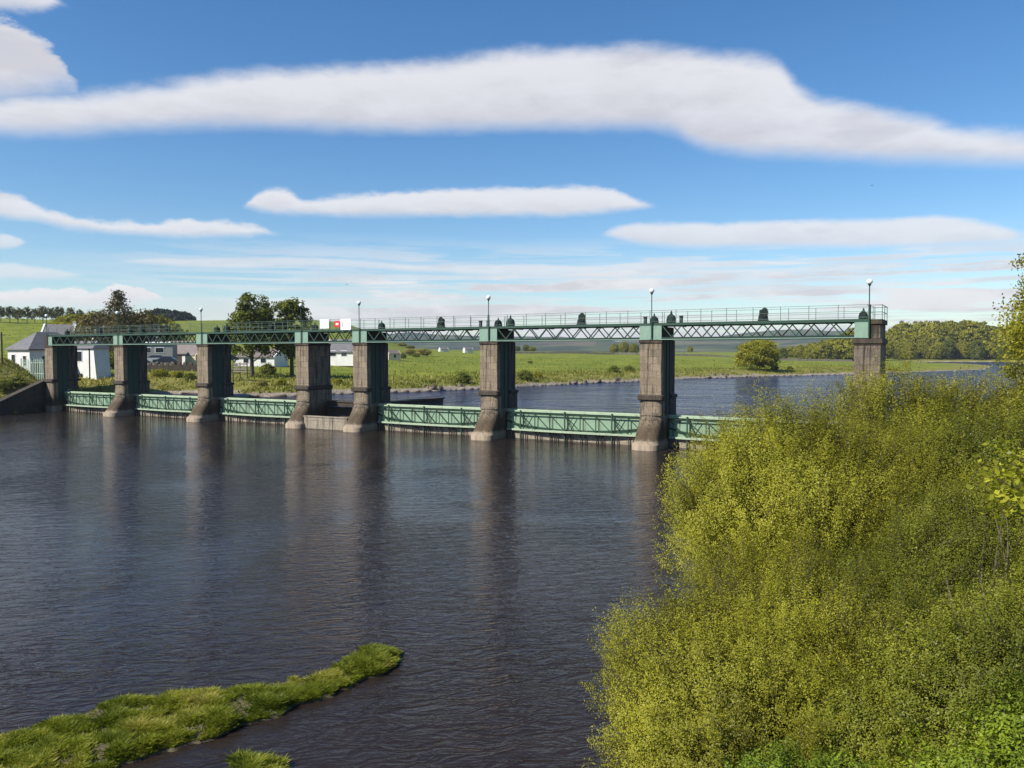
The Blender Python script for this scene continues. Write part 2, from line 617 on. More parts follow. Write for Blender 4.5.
def ground_material():
    t = NT('ground_cover')
    c = t.coord()
    sd = t.attr('shore')
    n0 = t.noise(c, .02, 4, .6)
    n1 = t.noise(c, .12, 5, .6)
    n2 = t.noise(c, 1.3, 5, .65)
    n3 = t.noise(c, 6, 4, .7)
    x, y, z = t.xyz(c)
    dist = t.math('SQRT', t.math('ADD', t.math('MULTIPLY', x, x), t.math('MULTIPLY', y, y)))
    field = t.mix(t.smooth(n1, .3, .7), (.10, .14, .012), (.205, .215, .022))
    field = t.mix(t.math('MULTIPLY', t.smooth(n2, .5, .75), .5), field, (.20, .23, .03))
    rough = t.mix(n2, (.10, .115, .02), (.27, .235, .065))
    sr = t.math('ADD', sd, t.math('MULTIPLY', t.math('SUBTRACT', n1, .5), 26))
    g = t.mix(t.smooth(sr, 8, 20), rough, field)
    grav = t.mix(t.smooth(n3, .35, .65), (.12, .095, .07), (.46, .39, .30))
    gs = t.math('ADD', sd, t.math('MULTIPLY', t.math('SUBTRACT', n1, .5), 7))
    g = t.mix(t.smooth(gs, .9, 2.0), grav, g)
    g = t.mix(t.smooth(sd, -.1, .3), (.03, .02, .01), g)
    # far country: fields, hedges, woods and moor
    vo = t.n('ShaderNodeTexVoronoi', feature='F1')
    vo.inputs['Scale'].default_value = .0048
    t.l(c, vo.inputs['Vector'])
    fr = t.ramp(t.xyz(vo.outputs['Color'])[0], [(0, (.04, .05, .024)), (.3, (.085, .105, .035)), (.55, (.025, .034, .02)), (.75, (.12, .13, .05)), (1, (.11, .09, .05))])
    fr = t.mix(t.smooth(t.noise(c, .004, 5, .65), .45, .6), fr, (.028, .042, .02))
    g = t.mix(t.smooth(dist, 900, 1400), g, fr)
    return t.pbr(g, .95, t.bump(t.math('ADD', n2, n3), .6, .15), spec=.15)


M['ground'] = ground_material()
og = np_mesh('ground', np.c_[GP, gz], fc, M['ground'], None, {'shore': ('POINT', gd)}, True)
tag(og, kind='structure')


def gh(x, y):
    z, d, u = height(np.array([[x, y]], float))
    return float(z[0])


def water_material(name, deep, wave, rough, amp, fine, swell=0.0, spec=.40):
    t = NT(name)
    c = t.coord()
    x, y, z = t.xyz(c)
    rot = t.n('ShaderNodeVectorRotate', rotation_type='Z_AXIS')
    t.l(c, rot.inputs['Vector'])
    rot.inputs['Angle'].default_value = R(-8)
    sx = t.n('ShaderNodeMapping')
    sx.inputs['Scale'].default_value = (.42, 1.0, 1.0)
    t.l(rot.outputs[0], sx.inputs['Vector'])
    w0 = t.noise(sx.outputs[0], wave, 3, .55, .6)
    w1 = t.math('SUBTRACT', 1.0, t.math('POWER', t.math('ABSOLUTE', t.math('MULTIPLY_ADD', w0, 2.0, -1.0)), .8))
    w2 = t.noise(sx.outputs[0], wave * 3.3, 3, .6, .3)
    pt = t.noise(c, .06, 3, .5, .8)
    gust = t.math('MULTIPLY_ADD', t.smooth(pt, .38, .62), .6, .42)
    h = t.math('ADD', w1, t.math('MULTIPLY', w2, fine))
    if swell:
        sw = t.noise(sx.outputs[0], .30, 4, .65, .4)
        h = t.math('ADD', h, t.math('MULTIPLY', sw, swell))
    h = t.math('MULTIPLY', h, gust)
    b = t.bump(h, 1.0, amp)
    col = t.mix(t.noise(c, .25, 5, .6, 1.5), deep, tuple(q * 2.2 for q in deep))
    t.pbr(col, rough, b)
    for n in t.t.nodes:
        if n.type == 'BSDF_PRINCIPLED':
            n.inputs['IOR'].default_value = 1.333
            n.inputs['Specular IOR Level'].default_value = spec
    return t.m


M['river'] = water_material('peaty_water', (.013, .0092, .0075), 2.1, .05, .058, .42, .5, .30)
M['reservoir'] = water_material('windblown_water', (.006, .014, .048), 1.0, .15, 1.7, .6, 5.0, .33)


def offset_poly(poly, d):
    poly = [Vector((p[0], p[1], 0)) for p in poly]
    c = sum(poly, Vector()) / len(poly)
    area = sum(poly[i].x * poly[(i + 1) % len(poly)].y - poly[(i + 1) % len(poly)].x * poly[i].y for i in range(len(poly)))
    s = 1 if area > 0 else -1
    out = []
    for i, p in enumerate(poly):
        a, b = poly[i - 1], poly[(i + 1) % len(poly)]
        e1, e2 = (p - a).normalized(), (b - p).normalized()
        n = (Vector((e1.y, -e1.x, 0)) + Vector((e2.y, -e2.x, 0))) * s
        out.append(p + n.normalized() * d)
    return out


def sheet(name, pts, z, mat):
    import bmesh
    bm = bmesh.new()
    f = bm.faces.new([bm.verts.new((p[0], p[1], z)) for p in pts])
    if f.normal.z < 0:
        f.normal_flip()
    bmesh.ops.triangulate(bm, faces=bm.faces)
    bmesh.ops.recalc_face_normals(bm, faces=bm.faces)
    me = bpy.data.meshes.new(name)
    bm.to_mesh(me)
    bm.free()
    if sum(p.normal.z for p in me.polygons) < 0:
        me.flip_normals()
    return tag(link(name, me, mat), kind='structure')


GATE_U = 1.75
la, lb = bar_pt(PS[0] - 6, GATE_U), bar_pt(PS[7] + 3, GATE_U)
sheet('lower_river', [(la.x, la.y), (lb.x, lb.y), (30, 50), (20, 36), (14, 20), (12, 0), (14, -60), (-150, -60), (-150, 60), (-105, 100)], WL0, M['river'])
la, lb = bar_pt(PS[0] + .5, GATE_U + .1), bar_pt(PS[7] + .5, GATE_U + .1)
ring = [(la.x, la.y), (lb.x, lb.y), (52, 68), (100, 125), (155, 205), (225, 310), (298, 420), (420, 612), (280, 612)]
ring += [(p.x - 2, p.y + 9) for p in reversed(far_bank[:-1])]
ring += [(bl2.x - 6, bl2.y + 6)]
sheet('upper_river', ring, WL1, M['reservoir'])


# ------------------------------------------------------------------ piers
def rrect(hw, y0, y1, rad, z, yoff=0, n=5, back=.04):
    """outline of a pier: rounded towards the front (low y)"""
    pts = []
    for cx, cy, a0, r in ((hw - rad, y0 + rad, -pi / 2, rad), (hw - back, y1 - back, 0, back), (-hw + back, y1 - back, pi / 2, back), (-hw + rad, y0 + rad, pi, rad)):
        for k in range(n + 1):
            a = a0 + (pi / 2) * k / n
            pts.append((cx + r * cos(a), cy + r * sin(a), z))
    return pts


def frustum(m, hw, y0, y1, levels, rad):
    """levels: (z, front offset, side offset)"""
    m.loft([rrect(hw + so, y0 - fo, y1, rad, z) for z, fo, so in levels], smooth=False)


ORD = ['first', 'second', 'third', 'fourth', 'fifth', 'sixth', 'seventh', 'eighth']
plen = 3.6


def pier(i, panel):
    s = PS[i]
    hw = PW / 2
    extra = ['', 'closest to its abutment', '', 'one side bare stone', 'beside the fish pass', '', 'beside the big bush', ''][i]
    t = thing('bridge_pier', f'stone pier under the {ORD[i]} lamp from the white cottage' + (', ' + extra if extra else ''), 'pier', bar_pt(s), RZ, 'stone piers of the barrage')
    m = MB()
    yb = .62 if panel else plen
    m.loft([rrect(hw, 0, yb, .06, z) for z in (4.7, Z_PIER - .22)], smooth=False)
    m.loft([rrect(hw + .07, -.09, yb + .02, .06, z) for z in (Z_PIER - .22, Z_PIER)], smooth=False)
    if panel:
        m.box(-hw + .13, hw - .13, .58, 2.34, 2.0, Z_PIER - .003)
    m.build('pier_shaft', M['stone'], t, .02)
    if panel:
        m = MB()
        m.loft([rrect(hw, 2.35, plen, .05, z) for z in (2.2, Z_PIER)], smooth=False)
        m.build('rear_shaft', M['stone_shaded'], t, .02)
    m = MB()
    m.loft([rrect(hw + a, -b, yb + (.05 if not panel else 0) + b * .3, .25, z) for z, a, b in ((4.2, .06, .1), (4.3, .19, .3), (4.66, .19, .3), (4.74, .06, .1))], smooth=False)
    if panel:
        m.loft([rrect(hw + a, 2.35, plen + b, .05, z) for z, a, b in ((4.32, .06, .1), (4.42, .17, .35), (4.62, .17, .35), (4.71, .06, .1))], smooth=False)
    m.build('string_course', M['stone_dark'], t, .015)
    m = MB()
    lev = [(-2.5, 1.95), (.42, 1.95), (.55, 1.78), (.62, 1.72), (1.1, 1.36), (1.6, .98), (2.1, .62), (2.55, .36), (2.9, .2), (3.2, .16), (4.34, .1)]
    m.loft([rrect(hw + .1 + (.1 if z < .6 else 0), -fo, plen + .35, .82, z, n=7) for z, fo in lev if z < 2.95], smooth=True)
    m.loft([rrect(hw + .08, -fo - (.06 if z < 3.3 else 0), yb if panel else plen + .1, .62, z, n=7) for z, fo in ((2.9, .2), (3.02, .2), (3.1, .14), (4.34, .1))], smooth=True)
    if panel:
        m.box(-hw + .12, hw - .12, .5, 2.34, 2.3, 4.5)
    m.build('cutwater', M['stone'], t)
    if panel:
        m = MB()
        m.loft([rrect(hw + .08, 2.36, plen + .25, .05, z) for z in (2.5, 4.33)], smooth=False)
        m.build('rear_foot', M['stone_shaded'], t, .02)
    if panel:
        m = MB()
        for sx in (1, -1):
            xa, xb = sorted((sx * (hw - .12), sx * (hw - .05)))
            m.box(xa, xb, .66, 2.32, 2.95, 9.46)
            for yy in (.68, 1.45, 2.26):
                xa2, xb2 = sorted((sx * (hw - .05), sx * (hw + .02)))
                m.box(xa2, xb2, yy - .05, yy + .05, 3.0, 9.4)
        m.build('gate_guide', M['teal'], t)
    m = MB()
    m.box(-hw + .06, hw - .06, .2, plen - .2, Z_PIER + .004, Z_DECK - .32)
    m.build('bearing_block', M['stone_dark'], t)  # shade below the deck is put into this dark stone colour
    m = MB()
    m.box(-hw, hw, -.06, .02, Z_PIER + .1, Z_DECK - .22)
    m.box(-hw, hw, -.085, -.06, Z_PIER + .1, Z_PIER + .17)
    for k in range(5):
        for zz in (Z_PIER + .25, Z_DECK - .3):
            m.disc((-hw + .12 + k * (PW - .24) / 4, -.07, zz), (0, 1, 0), .022, .03, 6)
    m.build('cover_plate', M['pale_green'], t)
    return t


for i in range(1, 7):
    pier(i, i != 3)

# near bank abutment
sa = PS[7]
t = thing('bank_abutment', 'dark stone abutment at the bushy bank with a raised parapet block', 'abutment', bar_pt(sa), RZ)
aw = 1.9 / 2
m = MB()
m.loft([rrect(aw, 0, 4.0, .06, z) for z in (-1, 9.0)], smooth=False)
m.build('abutment_shaft', M['abut_stone'], t, .02)
m = MB()
for z0, z1, e in ((9.0, 9.12, .05), (9.12, 9.42, .12), (9.42, 9.52, .05)):
    m.loft([rrect(aw + e, -e, 4.0 + e, .05, z) for z in (z0, z1)], smooth=False)
m.build('string_course', M['stone_dark'], t, .015)
m = MB()
m.box(.16, aw - .05, .02, 3.9, 9.523, 10.6)
m.box(.11, .3, -.03, .2, 9.523, 10.6)
m.build('parapet_block', M['abut_stone'], t, .02)
m = MB()
m.loft([rrect(.5, -.08, 4.05, .05, z) for z in (10.6, 10.95)], smooth=False)
for v in range(len(m.v)):
    x, y, z = m.v[v]
    m.v[v] = (x + .53, y, z)
m.build('coping', M['stone_dark'], t, .03)
m = MB()
m.box(-aw + .02, .1, -.05, .02, Z_PIER + .1, Z_DECK - .22)
m.build('cover_plate', M['pale_green'], t)
m = MB()
m.box(-aw + .1, .1, .25, 3.4, Z_PIER + .1, Z_DECK - .32)
m.build('bearing_block', M['stone_dark'], t)

# far bank abutment
t = thing('bank_abutment', 'narrow stone abutment in front of the white cottage at the end of the walkway', 'abutment', bar_pt(PS[0]), RZ)
hw = PW / 2
m = MB()
m.loft([rrect(hw, 0, .62, .06, z) for z in (4.7, 9.3)], smooth=False)
m.loft([rrect(hw + .07, -.08, .64, .06, z) for z in (9.3, Z_PIER)], smooth=False)
m.box(-hw, hw - .13, .58, 2.34, -1, Z_PIER - .003)
m.build('abutment_shaft', M['stone'], t, .02)
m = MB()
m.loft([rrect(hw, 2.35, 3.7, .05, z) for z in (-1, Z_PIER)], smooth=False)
m.build('rear_shaft', M['stone_shaded'], t, .02)
m = MB()
m.loft([rrect(hw + a, -b, .62 + b * .3, .25, z) for z, a, b in ((4.2, .06, .1), (4.3, .19, .3), (4.66, .19, .3), (4.74, .06, .1))], smooth=False)
m.loft([rrect(hw + a, 2.35, 3.7 + b, .05, z) for z, a, b in ((4.32, .06, .1), (4.42, .25, .35), (4.62, .25, .35), (4.71, .06, .1))], smooth=False)
m.build('string_course', M['stone_dark'], t, .015)
m = MB()
m.loft([rrect(hw + .08, -.1, .66, .5, z, n=7) for z in (-2, 4.34)], smooth=True)
m.build('abutment_foot', M['stone'], t)
m = MB()
m.box(hw - .12, hw - .05, .66, 2.32, 1.5, 9.46)
for yy in (.68, 1.45, 2.26):
    m.box(hw - .05, hw + .02, yy - .05, yy + .05, 1.6, 9.4)
m.build('gate_guide', M['teal'], t)
m = MB()
m.box(-hw, .0, -.04, 3.4, Z_PIER + .004, 11.05)
m.build('parapet_block', M['stone'], t, .02)
m = MB()
m.box(.03, hw, -.06, .02, Z_PIER + .1, Z_DECK - .22)
m.build('cover_plate', M['pale_green'], t)
m = MB()
m.box(.03, hw - .05, .25, 3.3, Z_PIER + .004, Z_DECK - .32)
m.build('bearing_block', M['stone_dark'], t)


# ------------------------------------------------------------------ walkway spans
def span(i):
    s0 = PS[i] + (.03 if i else .06)
    s1 = PS[i + 1] - .03
    if i == 6:
        s1 = PS[7] + .1
    L = s1 - s0
    lab = [f'{ORD[i]} green lattice walkway span from the white cottage', None][0]
    if i == 3:
        lab = 'short green walkway span carrying the notice boards over the fish pass'
    elif i == 6:
        lab = 'green lattice walkway span that ends at the bushy bank abutment'
    elif i == 0:
        lab = 'green lattice walkway span that starts beside the white cottage'
    t = thing('walkway_span', lab, 'walkway', bar_pt(s0, 0, Z_PIER), RZ, 'walkway spans of the barrage')
    H = Z_DECK - Z_PIER
    npan = max(3, round(L / 1.72))
    for y in (.06, 3.2):
        m = MB()
        m.box(0, L, y - .09, y + .09, H - .2, H - .02)
        m.box(0, L, y - .13, y + .13, H - .235, H - .2)
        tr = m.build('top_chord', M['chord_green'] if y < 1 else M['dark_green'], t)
        m = MB()
        m.box(0, L, y - .09, y + .09, .10, .26)
        m.build('web_strip', M['dark_green'], tr)
        m = MB()
        m.box(0, L, y - .15, y + .15, .035, .1)
        m.build('bottom_flange', M['pale_green'], tr)
        a, b = PW / 2, L - PW / 2
        if i == 6:
            b = L - 1.1
        if i == 0:
            a = PW / 2 - .05
        k = max(3, round((b - a) / 1.72))
        st = (b - a) / k
        for q in range(k):
            x0 = a + q * st
            for (xa, za, xb, zb) in ((x0, H - .24, x0 + st / 2, .26), (x0 + st / 2, .26, x0 + st, H - .24)):
                m = MB()
                m.bar((xa, y, za), (xb, y, zb), .085, .07, (0, 1, 0))
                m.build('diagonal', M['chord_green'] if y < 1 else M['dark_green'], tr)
    m = MB()
    m.box(0, L, .2, 3.06, H - .14, H - .03)
    x = .4
    while x < L - .2:
        m.box(x - .04, x + .04, .18, 3.08, H - .3, H - .14)
        x += 1.72
    m.build('deck', M['dark_green'], t)
    for y in (.02, 3.24):
        m = MB()
        for zz in (.12, .58, 1.08):
            m.tube([(0, y, H + zz), (L, y, H + zz)], .016, 5)
        if i == 6 and y < 1:
            pass
        ra_ = m.build('railing', M['rail'], t)
        n = max(2, round(L / 2.1))
        for q in range(n + 1):
            x = .06 + (L - .12) * q / n
            m = MB()
            m.bar((x, y, H - .03), (x, y, H + 1.12), .042, .042)
            m.build('railing_post', M['rail'], ra_)
    return t


for i in range(7):
    span(i)

# railing on the near abutment
t = thing('parapet_railing', 'short grey railing on top of the bushy bank abutment', 'railing', bar_pt(sa - .1, 0, 10.95), RZ)
m = MB()
for zz in (.55, 1.08):
    m.tube([(0, .05, zz), (1.1, .05, zz), (1.1, 3.9, zz), (0, 3.9, zz)], .024, 6)
rl = m.build('rail', M['rail'], t)
for x, y in ((.25, .05), (1.1, .05), (1.1, 1.9), (1.1, 3.9), (.2, 3.9)):
    m = MB()
    w = .11 if x == .25 else .055
    m.bar((x, y, 0), (x, y, 1.13), w, w)
    m.build('railing_post', M['chord_green'] if x == .25 else M['rail'], t)


# ------------------------------------------------------------------ lamps
def lamp():
    t = thing('lamp_post', 'x', 'lamp', (0, 0, 0), RZ, 'globe lamps along the walkway')
    m = MB()
    m.tube([(0, 0, .0), (0, 0, 1.5)], .06, 8)
    m.tube([(0, 0, 1.5), (0, 0, 3.9)], .042, 8)
    m.build('pole', M['chord_green'], t)
    m = MB()
    m.tube([(0, 0, 3.86), (0, 0, 3.98), (0, 0, 4.03)], [.06, .11, .13], 10)
    m.build('lamp_collar', M['dark_green'], t)
    m = MB()
    m.ball((0, 0, 4.2), .22, 16, 10)
    m.build('globe', M['globe'], t)
    return t


lamp0 = lamp()
lamp_px = [48.8, 119.5, 203, 302.5, 360.5, 489.5, 652, 868.5]
for i, px in enumerate(lamp_px):
    o = lamp0 if i == 0 else copy_tree(lamp0)
    o.location = bar_pt(s_of(px), -.17, Z_PIER + .1)
    o['label'] = ['white globe lamp on the abutment beside the white cottage', None, None, None, None, None, None, 'white globe lamp on the abutment at the bushy bank'][i] or f'white globe lamp, {ORD[i]} in the row from the white cottage'


# ------------------------------------------------------------------ winding gear on the deck
def gear_mid():
    t = thing('winding_gear', 'x', 'winding gear', (0, 0, 0), RZ, 'gate winding gear at midspan')
    m = MB()
    m.box(-.75, .75, -.4, .4, 0, .12)
    m.loft([[(-.7, -.32, .12), (.55, -.32, .12), (.55, .32, .12), (-.7, .32, .12)], [(-.6, -.3, .6), (.45, -.3, .6), (.45, .3, .6), (-.6, .3, .6)]], smooth=False)
    m.build('gear_base', M['iron'], t, .02)
    m = MB()
    m.disc((.2, -.36, .85), (0, 1, 0), .45, .1, 22)
    for k in range(22):
        a = 2 * pi * k / 22
        m.cbox((.2 + .47 * cos(a), -.36, .85 + .47 * sin(a)), (.05, .1, .05))
    m.build('gear_wheel', M['iron'], t)
    m = MB()
    m.tube([(.2, -.3, .85), (.2, .35, .85)], .26, 14)
    m.build('drum', M['dark_green'], t)
    m = MB()
    m.tube([(-.45, 0, .6), (-.45, 0, .95)], [.2, .16], 12)
    m.ball((-.45, 0, .98), .17, 10, 6)
    m.build('motor', M['dark_green'], t)
    return t


def gear_end():
    t = thing('gear_housing', 'x', 'winding gear', (0, 0, 0), RZ, 'gear housings over the piers')
    m = MB()
    prof = [(-.48, 0), (-.5, .35), (-.38, .72), (-.14, .9), (.14, .9), (.38, .72), (.5, .35), (.48, 0)]
    m.loft([[(x, y, z) for x, z in prof] for y in (-.3, .3)], smooth=False)
    m.build('housing_cover', M['iron'], t, .03)
    m = MB()
    m.tube([(0, 0, .88), (0, 0, 1.05), (0, 0, 1.28)], [.16, .12, .04], 10)
    m.build('housing_cap', M['dark_green'], t)
    m = MB()
    m.disc((0, -.34, .42), (0, 1, 0), .3, .05, 18)
    m.build('gear_wheel', M['dark_green'], t)
    return t


g0 = gear_mid()
mids = [(90, 0), (158, 1), (262, 2), (433, 4), (575, 5), (759, 6)]
for j, (px, sp) in enumerate(mids):
    o = g0 if j == 0 else copy_tree(g0)
    o.location = bar_pt(s_of(px), 1.5, Z_DECK - .028)
    o.scale = (.62, .75, .88)
    o['label'] = ['iron winding gear on the walkway span beside the white cottage', 'iron winding gear on the second walkway span from the cottage', 'iron winding gear on the walkway in front of the tall trees',
                  'iron winding gear on the walkway just past the notice boards', 'iron winding gear on the sixth walkway span from the white cottage', 'iron winding gear on the walkway span reaching the bushy bank'][j]
e0 = gear_end()
ends = [(61, 0), (124, 1), (134, 1), (211, 2), (219, 2), (309, 3), (376, 4), (493, 5), (505, 5), (650, 6), (668, 6), (861, 7)]
for j, (px, p) in enumerate(ends):
    o = e0 if j == 0 else copy_tree(e0)
    second = p in (1, 2, 5, 6) and j and ends[j - 1][1] == p
    o.location = bar_pt(s_of(px) - (.0 if not second else .25), 1.0 if not second else 1.5, Z_DECK - .028)
    o.scale = (.68, .7, .72) if not second else (.74, .8, .9)
    where = {0: 'the abutment beside the white cottage', 7: 'the abutment at the bushy bank', 3: 'the bare sided fourth lamp pier', 4: 'the fifth lamp pier beside the notice boards'}.get(p, f'the pier under the {ORD[p]} lamp from the cottage')
    o['label'] = ('larger' if second else 'dark iron') + f' gear housing standing on {where}'
# pairs of control boxes on the deck
c0 = thing('control_box', 'x', 'control box', (0, 0, 0), RZ, 'control boxes by the railing')
m = MB()
m.box(-.13, .13, -.11, .11, 0, .55)
m.build('box_body', M['dark_green'], c0, .01)
m = MB()
m.box(-.16, .16, -.14, .14, .55, .62)
m.build('box_lid', M['iron'], c0, .01)
m = MB()
m.box(-.05, .05, -.122, -.11, .25, .4)
m.build('dial_plate', M['rail'], c0)
for j, (px, lab) in enumerate(((478, 'slim control box a step before the sixth lamp from the cottage'), (485.5, 'slim control box right against the sixth lamp from the cottage'), (643, 'slim control box before the tallest pier lamp'), (679, 'slim control box past the tallest pier gear housing'))):
    o = c0 if j == 0 else copy_tree(c0)
    o.location = bar_pt(s_of(px), .5, Z_DECK - .028)
    o['label'] = lab

# notice boards hung on the railing above the fish pass
def board(px0, px1, y0, y1, mat, lab, extra):
    sA, sB = s_of(px0), s_of(px1)
    Z = bar_pt((sA + sB) / 2).y
    zt, zb = at(400, y0, Z).z, at(400, y1, Z).z
    t = thing('notice_board', lab, 'sign', bar_pt((sA + sB) / 2, -.1, zb), RZ, 'notice boards on the walkway')
    w, h = sB - sA, zt - zb
    m = MB()
    m.box(-w / 2, w / 2, -.03, .01, 0, h)
    m.build('board_panel', mat, t, .01)
    m = MB()
    for x in (-w * .3, w * .3):
        m.box(x - .04, x + .04, .012, .07, -.25, h - .1)
    m.build('board_strut', M['rail'], t)
    if extra == 'red':
        m = MB()
        m.box(-w * .22, w * .22, -.036, -.031, h * .35, h * .68)
        m.build('white_patch', M['sign_white'], t)
    if extra == 'wide':
        m = MB()
        m.box(-w * .38, -w * .24, -.036, -.031, h * .30, h * .72)
        m.build('pink_mark', M['pinkmark'], t)
    return t


M['pinkmark'] = paint('pink_lettering', (.62, .42, .40), .6, 0)
board(321, 330, 319.3, 328.6, M['sign_white'], 'square white notice board above the fish pass', '')
board(335.3, 341.2, 321, 327.3, M['sign_red'], 'small red notice board between two white boards', 'red')
board(341.6, 352, 319, 330, M['sign_white'], 'largest white notice board beside the small red one', 'wide')


# ------------------------------------------------------------------ gates and sills
def gate(i):
    s0, s1 = PS[i] + PW / 2 - .1, PS[i + 1] - PW / 2 + .1
    if i == 6:
        s1 = PS[7] - aw
    L = s1 - s0
    lab = f'pale green steel sluice gate in the {ORD[i if i < 3 else i - 1]} full bay from the cottage'
    if i == 6:
        lab = 'pale green steel sluice gate partly hidden by the big bush'
    t = thing('sluice_gate', lab, 'sluice gate', bar_pt(s0, GATE_U, 0), RZ, 'sluice gates of the barrage')
    m = MB()
    m.box(.05, L - .05, -.05, .05, .8, 2.78)
    for q in range(1, 9):
        m.box(L * q / 9 - .02, L * q / 9 + .02, -.058, -.05, .95, 2.7)
    m.build('skin_plate', M['gate_green'], t)
    m = MB()
    n = 12
    # ledges bow out a little at midspan
    top = [(.3 + (L - .4) * k / n, -.32 - .42 * sin(pi * k / n)) for k in range(n + 1)]
    for z0, z1, nm, mt in ((2.66, 2.78, 'top_ledge', M['gate_top']), (.82, .98, 'bottom_ledge', M['gate_top'])):
        m = MB()
        for k in range(n):
            (xa, ya), (xb, yb) = top[k], top[k + 1]
            if nm == 'top_ledge':
                ya, yb = -.3, -.3
            m.add([(xa, ya, z0), (xb, yb, z0), (xb, -.055, z0), (xa, -.055, z0), (xa, ya, z1), (xb, yb, z1), (xb, -.055, z1), (xa, -.055, z1)],
                  [(3, 2, 1, 0), (4, 5, 6, 7), (0, 1, 5, 4), (2, 3, 7, 6)] + ([(0, 3, 7, 4)] if k == 0 else []) + ([(1, 2, 6, 5)] if k == n - 1 else []))
        m.build(nm, mt, t)
    m = MB()
    m.box(0, L, -.02, .42, 2.783, 2.87)
    m.build('crest_plate', M['gate_top'], t)
    m = MB()
    m.bar((.3, -.34, 2.52), (L - .1, -.34, 2.52), .07, .09)
    m.build('upper_rail', M['brace'], t)
    m = MB()
    pts = [(.3 + (L - .4) * k / 16, -.16, 1.75 - .72 * (sin(pi * k / 16)) ** .55) for k in range(17)]
    for k in range(16):
        m.bar(pts[k], pts[k + 1], .12, .14)
    m.build('curved_rib', M['brace'], t)
    cells = 9
    cw = (L - .4) / cells
    for k in range(cells + 1):
        x = .3 + cw * k
        m = MB()
        big = k in (1, 4, 7)
        m.bar((x, -.36, 2.6 if not big else 2.82), (x, -.36, .95 if not big else -.7), .11 if big else .07)
        m.build('gate_post', M['chord_green'] if big else M['brace'], t)
        if k < cells:
            m = MB()
            m.bar((x, -.36, 2.5), (x + cw, -.36, 1.0), .06)
            m.build('diagonal', M['brace'], t)
        if k in (1, 4, 7):
            m = MB()
            m.bar((x, -.36, 2.5), (x + cw * .55, -.36, 1.0), .07)
            m.build('diagonal', M['brace'], t)
            m = MB()
            m.bar((x + cw * .62, -.36, 2.5), (x + cw * .05, -.36, 1.0), .05)
            m.build('diagonal', M['brace'], t)
        nl = [(.0, .10), (.28, .22)] if k % 3 else [(.0, .10), (.2, .35), (.4, .18)]
        for ox, dx in nl:
            m = MB()
            m.bar((x + ox * cw, -.3, .84), (x + ox * cw + dx, -.3, -.6), .085)
            m.build('gate_leg', M['wood_dark'], t)
    # the sill wall under the gate stands in the water by itself
    w = thing('sill_wall', lab.replace('pale green steel sluice gate', 'stained concrete sill wall under the gate'), 'wall', bar_pt(s0, GATE_U, 0), RZ, 'sill walls under the gates')
    m = MB()
    m.box(.05, L - .05, -.1, 1.2, -2.5, .72)
    m.build('wall_face', M['sill'], w, .02)
    m = MB()
    m.box(.05, L - .05, -.16, -.1, .62, .74)
    m.build('sill_edge', M['sill'], w)


for i in (0, 1, 2, 4, 5, 6):
    gate(i)

# half bay: fish pass walls
s0, s1 = PS[3] + PW / 2 + .1, PS[4] - PW / 2 - .1
t = thing('fish_pass_wall', 'low pale concrete wall across the half bay of the fish pass', 'wall', bar_pt(s0, -.9, 0), RZ)
m = MB()
L = s1 - s0
for k in range(3):
    m.box(L * k / 3 + .03, L * (k + 1) / 3 - .03, 0, .6, -2, 1.28)
m.box(0, L, .06, .55, -2, 1.1)
m.build('wall_panel', M['sill'], t, .02)
m = MB()
m.box(-.05, L + .05, -.06, .66, 1.283, 1.4)
m.build('wall_coping', M['sill'], t, .02)
t = thing('fish_pass_wall', 'wet stone wall, darkened as in deck shade, at the back of the half bay', 'wall', bar_pt(s0, 2.9, 0), RZ)
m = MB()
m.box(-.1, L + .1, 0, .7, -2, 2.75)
m.build('wall_face', M['stone_dark'], t, .02)  # wet stone, with the shade of the deck painted into its colour
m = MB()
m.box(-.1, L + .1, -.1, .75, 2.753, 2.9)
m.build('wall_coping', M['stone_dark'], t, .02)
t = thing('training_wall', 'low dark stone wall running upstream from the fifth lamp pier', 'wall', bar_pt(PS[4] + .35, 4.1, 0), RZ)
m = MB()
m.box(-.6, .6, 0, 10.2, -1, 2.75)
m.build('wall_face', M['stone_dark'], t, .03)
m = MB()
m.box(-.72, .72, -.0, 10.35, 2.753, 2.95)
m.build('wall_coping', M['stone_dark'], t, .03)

# wing wall and flight of the far bank
t = thing('wing_wall', 'dark stone wing wall sloping down from the cottage abutment into the water', 'wall', bar_pt(PS[0], 0, 0))
a = bar_pt(PS[0] - 1.0, .6) - bar_pt(PS[0])
b = Vector((-69.9, 107.4, 0)) - bar_pt(PS[0])
b = a + (b - a) * 1.5
m = MB()
dirv = (b - a)
nrm = Vector((-dirv.y, dirv.x, 0)).normalized()
if nrm.x > 0:
    nrm = -nrm
def wz(k): return 4.55 - 5.0 * k
rings = []
for k in (0, .33, .66, 1.0):
    p = a + dirv * k
    rings.append([(p.x, p.y, -2), (p.x + nrm.x, p.y + nrm.y, -2), (p.x + nrm.x * .9, p.y + nrm.y * .9, wz(k)), (p.x + nrm.x * .15, p.y + nrm.y * .15, wz(k))])
m.loft(rings, smooth=False)
m.build('wall_face', M['stone_dark'], t)
m = MB()
rings = []
for k in (0, .5, 1.0):
    p = a + dirv * k
    rings.append([(p.x + nrm.x * q, p.y + nrm.y * q, wz(k) + e) for q, e in ((.0, .003), (1.0, .003), (1.0, .2), (.0, .2))])
m.loft(rings, smooth=False)
m.build('wall_coping', M['stone_dark'], t)


